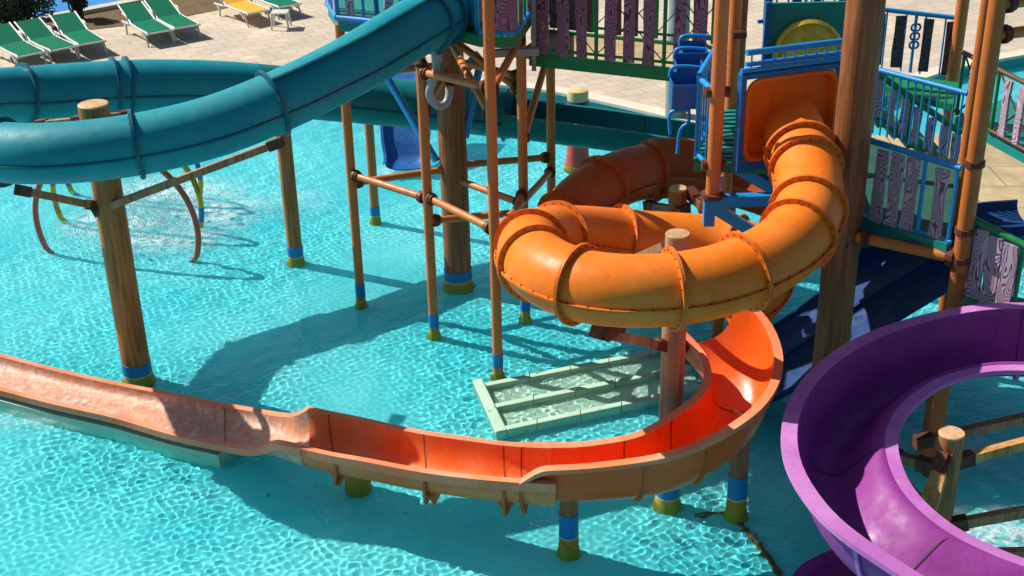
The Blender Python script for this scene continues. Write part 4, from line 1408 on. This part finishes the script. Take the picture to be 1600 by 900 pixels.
# bronze rail far right
b0, b1 = at_d(1505, 82, 17.0), at_d(1640, 148, 15.2)
railing('stair_rail', 'bronze rail with faded boards and crossed cables at the right edge', b0, b1, b0.z - 0.86, b0.z, top='brass', vert='green', bars=0, planks=(0.15, 0.36, 0.56, 0.72, 0.9), posts=(0.02, 0.45), pw=0.13, z0b=b1.z - 0.86, z1b=b1.z, group='green railings', r=0.032)
cc = bpy.data.objects.get('stair_rail.002')
if cc:
    mb = MB()
    for f0_, f1_ in ((0.02, 0.45), (0.45, 0.95)):
        p0, p1 = Vector(b0).lerp(Vector(b1), f0_), Vector(b0).lerp(Vector(b1), f1_)
        dn = Vector((0, 0, -0.84))
        mb.cyl(p0, p1 + dn, 0.014, n=6).cyl(p0 + dn, p1, 0.014, n=6)
    mb.build('cross_cable', M['brass'], cc)
bd = thing('far_walkway', 'teal edged walkway under the bronze rail at the right edge', 'deck', (b0.x, b0.y, 2.7))
MB().poly([(b0.x, b0.y), (b1.x, b1.y), (b1.x + 1, b1.y + .6), (b0.x + 1, b0.y + .8)], b1.z - 0.98, b1.z - 0.88).build('platform', M['teal_paint'], bd)

# beige landing slab and terracotta pad at pool level
def slab(name, px, z, mat, label, cat):
    p = [at_h(x_, y_, z) for x_, y_ in px]
    o = MB().poly([(q.x, q.y) for q in p], FLOOR_Z, z).build(name, M[mat], origin=(p[0].x, p[0].y, z))
    return tag(o, label, cat)


slab('landing_slab', ((1345, 330), (1700, 362), (1700, 205), (1345, 212)), 0.5, 'beige', 'beige paved landing slab behind the rusty pole', 'slab')
slab('splash_pad', ((1325, 418), (1400, 430), (1425, 380), (1330, 372)), 0.1, 'pad', 'terracotta splash pad seen under the walkway', 'slab')

# ------------------------------------------------------------------ navy slides
nv_ = thing('wide_slide', 'dark navy two lane slide running down under the walkway', 'water slide', (4.2, 14.3, 0))
for y0, y1 in ((14.32, 15.05), (13.55, 14.28)):
    T = []
    for x_, z_ in ((2.5, 0.12), (3.0, 0.2), (3.5, 0.5), (4.1, 1.0), (4.7, 1.45), (5.3, 1.85), (5.7, 2.05), (6.3, 2.1)):
        T.append((Vector((x_, y1, z_ + 0.12)), Vector((x_, y0, z_ + 0.12)), 0.16))
    channel(T, (M['navy'], M['navy']), nv_, 'lane', lip=0.03)
mb = MB()
prof = [(4.35, 1.35), (4.42, 1.62), (4.62, 1.75), (4.95, 1.98), (5.3, 2.3), (5.6, 2.35), (5.6, 1.9), (4.9, 1.5)]
k = len(prof)
mb.v = [Vector((x_, y_, z_)) for y_ in (15.06, 15.12) for x_, z_ in prof]
mb.f = [tuple(range(k)), tuple(reversed(range(k, 2 * k)))] + [(i, (i + 1) % k, k + (i + 1) % k, k + i) for i in range(k)]
mb.build('side_wing', M['navy'], nv_, bevel=0.015)

cs = thing('chute_slide', 'wet navy chute dropping into the pool behind the scaffold', 'water slide', (-1.9, 22.6, 0))
T = []
for px, py, D, hw in ((628, 95, 24.6, 0.42), (632, 130, 24.0, 0.42), (634, 170, 23.3, 0.42), (634, 215, 22.8, 0.42), (634, 250, 22.5, 0.36), (634, 262, 22.2, 0.36)):
    c = at_d(px, py, D)
    T.append((c + Vector((-hw, 0, 0.1)), c + Vector((hw, 0, 0.1)), 0.14))
channel(T, (M['blue_dark'], M['blue_dark']), cs, 'channel', lip=0.04)

# ------------------------------------------------------------------ spray post and hoops
x, y = 1.24, 22.4
sp = thing('spray_post', 'salmon pink spray post with a navy collar and cream cap', 'spray post', (x, y, 0))
MB().lathe((x, y, 0), [(0.24, FLOOR_Z), (0.235, 0.05), (0.22, 0.12), (0.2, 0.3), (0.17, 0.8), (0.185, 1.12)], 24).build('body', M['pink'], sp, smooth=40)
MB().lathe((x, y, 0), [(0.25, FLOOR_Z), (0.245, 0.06)], 24).build('waterline_stain', M['stain'], sp)
MB().lathe((x, y, 0), [(0.19, 1.12), (0.205, 1.2), (0.205, 1.24), (0.19, 1.27)], 24).build('collar', M['navy_paint'], sp, smooth=40)
MB().lathe((x, y, 0), [(0.185, 1.26), (0.19, 1.38), (0.18, 1.45), (0.12, 1.47)], 24).build('cap', M['cream'], sp, smooth=40)


def hoop(label, cx, y, zc, r, mats, tilt=0.0):
    t = thing('spray_hoop', label, 'spray hoop', (cx, y, 0), 'water spray hoops')
    segs = 26
    a0, a1 = math.radians(-150), math.radians(150 + 60)
    full = [a0 + (a1 - a0) * i / 104 for i in range(105)]
    start = math.asin((-zc - 0.35) / r)
    A0, A1 = start, math.pi - start
    k = 22
    for i in range(k):
        aa = [A0 + (A1 - A0) * (i + f) / k for f in (0, 0.25, 0.5, 0.75, 1.0)]
        p = [Vector((cx + r * math.cos(q), y + tilt * math.cos(q), zc + r * math.sin(q))) for q in aa]
        o = MB().tube(p, 0.048, 10).build('stripe', M[mats[i % len(mats)]], t, smooth=50)
        receive(o)
    return t


hoop('dull maroon spray hoop, nearest of the rings by the timber post', -6.2, 19.0, 0.45, 1.33, ['maroon'], -0.25)
hoop('yellow and blue striped spray hoop just behind the maroon one', -6.35, 20.2, 0.4, 1.28, ['hoop_y', 'hoop_y', 'band', 'hoop_y', 'stain'], -0.25)
hoop('mostly blue striped spray hoop, farthest back behind the blue tube', -6.6, 21.5, 0.4, 1.25, ['band', 'band', 'hoop_y'], -0.25)

# ------------------------------------------------------------------ submerged steps
n0, n1 = at_h(793, 669, 0.05), at_h(1021, 621, 0.05)
u = (n1 - n0).normalized()
w = Vector((-u.y, u.x, 0))
stp = thing('pool_steps', 'pale green concrete weir steps awash in the pool beside the orange flume', 'steps', (n0.x, n0.y, FLOOR_Z))
L_ = 2.7
noses = [n0, at_h(777, 634, 0.042), at_h(761, 601, 0.034)]
for i, a in enumerate(noses):
    pts = [a, a + u * L_, a + u * L_ + w * 0.10, a + w * 0.10]
    receive(MB().poly([(q.x, q.y) for q in pts], FLOOR_Z, 0.03 - 0.008 * i).build('weir_beam', M['step'], stp, bevel=0.012))
    for f in (0.38, 0.95, 1.5, 2.1):
        q = a + u * (f + 0.1 * i) - w * 0.003
        receive(MB().beam(q + Vector((0, 0, -0.16)), q + Vector((0, 0, 0.05)), 0.010, 0.008, w).build('step_joint', M['stain'], stp))
    if i < 2:
        b2 = noses[i + 1]
        pts = [a + w * 0.102, a + u * L_ + w * 0.102, b2 + u * L_ - w * 0.003, b2 - w * 0.003]
        receive(MB().poly([(q.x, q.y) for q in pts], FLOOR_Z - 0.01, -0.11).build('basin_floor', M['step_light'], stp))
pts = [n0 - u * 0.15, n0 - u * 0.004, noses[2] - u * 0.004 + w * 0.2, noses[2] - u * 0.13 + w * 0.2]
receive(MB().poly([(q.x, q.y) for q in pts], FLOOR_Z, 0.034).build('end_wall', M['step'], stp, bevel=0.015))

# rusty expansion joint on the pool floor
pj = [at_h(x_, y_, FLOOR_Z) for x_, y_ in ((1085, 815), (1110, 812), (1135, 812), (1165, 838), (1200, 880), (1240, 950), (1290, 1030))]
S = spline([list(p) for p in pj], 0.08)
mb = MB()
for i, s in enumerate(S):
    a, c = S[max(0, i - 1)], S[min(len(S) - 1, i + 1)]
    t_ = Vector(c - a).normalized()
    nn = Vector((-t_.y, t_.x, 0))
    w1 = 0.03 + 0.02 * random.random()
    mb.v += [Vector(s) + nn * w1 + Vector((0, 0, 0.004)), Vector(s) + nn * 0.02 + Vector((0, 0, 0.03)), Vector(s) - nn * 0.02 + Vector((0, 0, 0.03)), Vector(s) - nn * w1 + Vector((0, 0, 0.004))]
for i in range(len(S) - 1):
    for j in range(3):
        mb.f.append((i * 4 + j, i * 4 + j + 1, i * 4 + 5 + j, i * 4 + 4 + j))
o = mb.build('floor_joint', flat('joint_rust', (0.13, 0.075, 0.02), 0.8, 0.5, 10))
setting(o)
receive(o)

# spray and foam lying on the water
def foam(px, py, rx, ry, dens, seed):
    q = at_h(px, py, 0.012)
    me = MB()
    n = 24
    me.v = [Vector((0, 0, 0))] + [Vector((rx * math.cos(6.2832 * j / n), ry * math.sin(6.2832 * j / n), 0)) for j in range(n)]
    me.f = [(0, j + 1, (j + 1) % n + 1) for j in range(n)]
    m, nt, b = new_mat('foam')
    tc = nt.nodes.new('ShaderNodeTexCoord')
    mp = nt.nodes.new('ShaderNodeMapping')
    mp.inputs['Scale'].default_value = (1 / rx, 1 / ry, 1)
    nt.links.new(tc.outputs['Object'], mp.inputs[0])
    ln = N(nt, 'ShaderNodeVectorMath', operation='LENGTH')
    nt.links.new(mp.outputs[0], ln.inputs[0])
    mp2 = nt.nodes.new('ShaderNodeMapping')
    mp2.inputs['Location'].default_value = (seed, seed * 2, 0)
    nt.links.new(tc.outputs['Object'], mp2.inputs[0])
    a_ = mix(nt, 1.0, ramp(nt, ln.outputs['Value'], [(0.1, (1, 1, 1)), (0.95, (0, 0, 0))]), ramp(nt, noise(nt, mp2.outputs[0], 4.5, 8, 0.75, 0.6), [(0.40, (0, 0, 0)), (0.66, (dens,) * 3)]), 'MULTIPLY')
    nt.links.new(a_, b.inputs['Alpha'])
    b.inputs['Base Color'].default_value = (0.85, 0.9, 0.9, 1)
    b.inputs['Roughness'].default_value = 0.7
    o = me.build('foam', m, origin=None)
    o.location = q
    setting(o, 'stuff')


for k_, (px, py, rx, ry, dn) in enumerate(((180, 345, 1.1, 0.9, 1.0), (255, 372, 1.5, 0.7, 0.85), (330, 330, 1.2, 1.2, 0.85), (260, 300, 1.6, 1.0, 0.9), (450, 315, 1.0, 0.8, 0.35), (632, 266, 0.75, 0.45, 0.9), (1560, 835, 0.8, 0.6, 0.8), (1385, 690, 0.5, 0.5, 0.5), (1530, 700, 0.7, 0.7, 0.4), (60, 650, 1.2, 0.5, 0.3))):
    foam(px, py, rx, ry, dn, 3.1 * k_)

# falling spray inside the hoops
mb = MB()
rnd = random.Random(5)
for i in range(4000):
    k_ = rnd.random()
    x_ = -6.2 + rnd.gauss(0, 0.6)
    y_ = 20.0 + rnd.gauss(0, 0.9)
    z_ = abs(rnd.gauss(0, 0.45)) * (1 - 0.4 * abs(x_ + 6.2))
    if z_ < 0.02:
        continue
    r_ = rnd.uniform(0.004, 0.012)
    mb.add([(x_, y_, z_ + r_ * 3), (x_ + r_, y_, z_), (x_ - r_ * .5, y_ + r_ * .86, z_), (x_ - r_ * .5, y_ - r_ * .86, z_)], [(0, 1, 2), (0, 2, 3), (0, 3, 1), (1, 3, 2)])
setting(mb.build('water_spray', flat('spray_white', (0.85, 0.9, 0.92), 0.3, 0.05)), 'stuff')

# ------------------------------------------------------------------ loungers, stool
def make_lounger(label, sling):
    t = thing('sun_lounger', label, 'sun lounger', (0, 0, 0), 'loungers on the paving')
    # local: foot end at y=0, head towards +y, width along x
    W2 = 0.31
    side = [(0.0, 0.33), (0.6, 0.33), (1.15, 0.34), (1.9, 0.62)]
    for s in (-1, 1):
        MB().tube(spline([[s * W2, y_, z_] for y_, z_ in ((-0.02, 0.30), (0.06, 0.335), (0.6, 0.325), (1.15, 0.335), (1.3, 0.30), (1.75, 0.28))], 0.08), 0.028, 8).build('side_frame', M['white'], t, smooth=50)
        MB().tube([(s * W2 * 0.97, 1.12, 0.35), (s * W2 * 0.97, 1.9, 0.64)], 0.024, 8).build('back_frame', M['white'], t, smooth=50)
        for y0, y1 in ((0.1, 0.02), (1.4, 1.5)):
            MB().tube([(s * W2, y0 + 0.08, 0.32), (s * (W2 + 0.01), y1, 0.0)], [0.03, 0.024], 8).tube([(s * W2, y0 + 0.3, 0.32), (s * (W2 + .005), y0 + 0.12, 0.17)], 0.02, 8).build('leg', M['white'], t, smooth=50)
        MB().tube(spline([[s * (W2 + .02), y_, z_] for y_, z_ in ((1.2, 0.3), (1.32, 0.46), (1.5, 0.5), (1.62, 0.48))], 0.06), 0.02, 8).build('arm', M['white'], t, smooth=50)
    mb = MB()
    for y_, z_ in side:
        mb.v += [Vector((-W2 + 0.015, y_ + 0.02, z_ + 0.01)), Vector((W2 - 0.015, y_ + 0.02, z_ + 0.01))]
    mb.f = [(0, 1, 3, 2), (2, 3, 5, 4), (4, 5, 7, 6)]
    mb.build('sling', M[sling], t, thick=0.012)
    MB().beam((-W2, 0.0, 0.32), (W2, 0.0, 0.32), 0.035, 0.035).build('foot_bar', M['white'], t)
    return t


lg = make_lounger('green sling lounger', 'sling')
ly = make_lounger('yellow lounger', 'sling_y')


def put(o, pa, pb, label):
    a, c = at_h(*pa, DECK_Z), at_h(*pb, DECK_Z)
    m_ = (a + c) / 2
    d_ = c - a
    o.location = (m_.x, m_.y, DECK_Z)
    o.rotation_euler = (0, 0, math.radians(37 + random.uniform(-4, 4)))
    o['label'] = label


spots = [((31, 111), (75, 103), 'green lounger cut by the left edge, leftmost of three beside the bush'),
         ((82, 101), (124, 94), 'green lounger in the middle of the row of three'),
         ((126, 94), (168, 83), 'green lounger at the right end of the row of three'),
         ((232, 75), (274, 67), 'green lounger on the left of the pair on open paving'),
         ((277, 66), (313, 59), 'green lounger on the right of the pair on open paving'),
         ((437, 31), (472, 26), 'green lounger half cut off at the top behind the white stool')]
for i, (pa, pb, lb) in enumerate(spots):
    put(lg if i == 0 else copy_tree(lg), pa, pb, lb)
put(ly, (385, 42), (428, 36), 'yellow orange lounger at the top edge beside the stool')
q = at_h(438, 47, DECK_Z)
stl = thing('stool', 'small white plastic stool table between the yellow and green loungers', 'stool', (q.x, q.y + .2, DECK_Z))
MB().box((q.x, q.y + .2, DECK_Z + 0.40), (0.42, 0.42, 0.035)).build('top', M['white'], stl, bevel=0.02)
for sx in (-1, 1):
    for sy in (-1, 1):
        MB().cyl((q.x + sx * .17, q.y + .2 + sy * .17, DECK_Z + 0.39), (q.x + sx * .21, q.y + .2 + sy * .21, DECK_Z), 0.03, 0.022, n=8).build('leg', M['white'], stl)


# a few dead leaves on the pool floor
for px, py in ((635, 812), (596, 778), (422, 742), (420, 784), (1030, 893), (648, 838)):
    q = at_h(px, py, FLOOR_Z)
    a_ = random.uniform(0, 6.28)
    u_, v_ = Vector((math.cos(a_), math.sin(a_), 0)), Vector((-math.sin(a_), math.cos(a_), 0))
    mb = MB()
    mb.v = [q - u_ * .025 + Vector((0, 0, .006)), q + v_ * .012 + Vector((0, 0, .02)), q + u_ * .025 + Vector((0, 0, .012)), q - v_ * .012 + Vector((0, 0, .008))]
    mb.f = [(0, 1, 2), (0, 2, 3)]
    receive(tag(mb.build('dead_leaf', M['bark'], origin=q), 'small dark dead leaf lying on the pool floor near the orange flume', 'leaf', 'dead leaves on the pool floor'))


# ------------------------------------------------------------------ shrubs
def shrub(label, px, py, w_, h_, n_):
    q = at_h(px, py, DECK_Z)
    t = thing('shrub', label, 'shrub', (q.x, q.y, DECK_Z), 'shrubs by the far pool')
    st_, lf = MB(), MB()
    cl = []
    for i in range(14):
        a = random.uniform(0, 6.28)
        rr = random.uniform(0.2, 0.9) * w_ / 2
        c = Vector((q.x + rr * math.cos(a), q.y + rr * math.sin(a) * 0.7, DECK_Z + h_ * random.uniform(0.4, 0.95)))
        cl.append((c, random.uniform(0.3, 0.5) * w_ * 0.5))
        b0_ = Vector((q.x + random.uniform(-.12, .12), q.y, DECK_Z))
        mid = b0_.lerp(c, 0.5) + Vector((random.uniform(-.1, .1), 0, 0))
        st_.tube([b0_, mid, c], [0.035, 0.025, 0.01], 6)
    for i in range(n_):
        c, rr = random.choice(cl)
        v_ = Vector((random.gauss(0, 1), random.gauss(0, 1), random.gauss(0, 0.8)))
        v_ = v_.normalized() * rr * random.uniform(0.45, 1.12)
        p_ = c + v_
        s_ = random.uniform(0.03, 0.07)
        a1_ = Vector((random.gauss(0, 1), random.gauss(0, 1), random.gauss(0, 1))).normalized()
        a2_ = a1_.orthogonal().normalized()
        lf.add([p_ - a1_ * s_, p_ + a2_ * s_ * 0.45, p_ + a1_ * s_, p_ - a2_ * s_ * 0.45], [(0, 1, 2, 3)])
    st_.build('stems', M['bark'], t)
    lf.build('foliage', M['leaf'], t)


shrub('big dark green shrub in the top left corner by the far pool', 12, 50, 2.0, 1.3, 12000)
shrub('small dark shrub with bare stems at the far pool kerb', 124, 30, 0.75, 0.95, 3600)
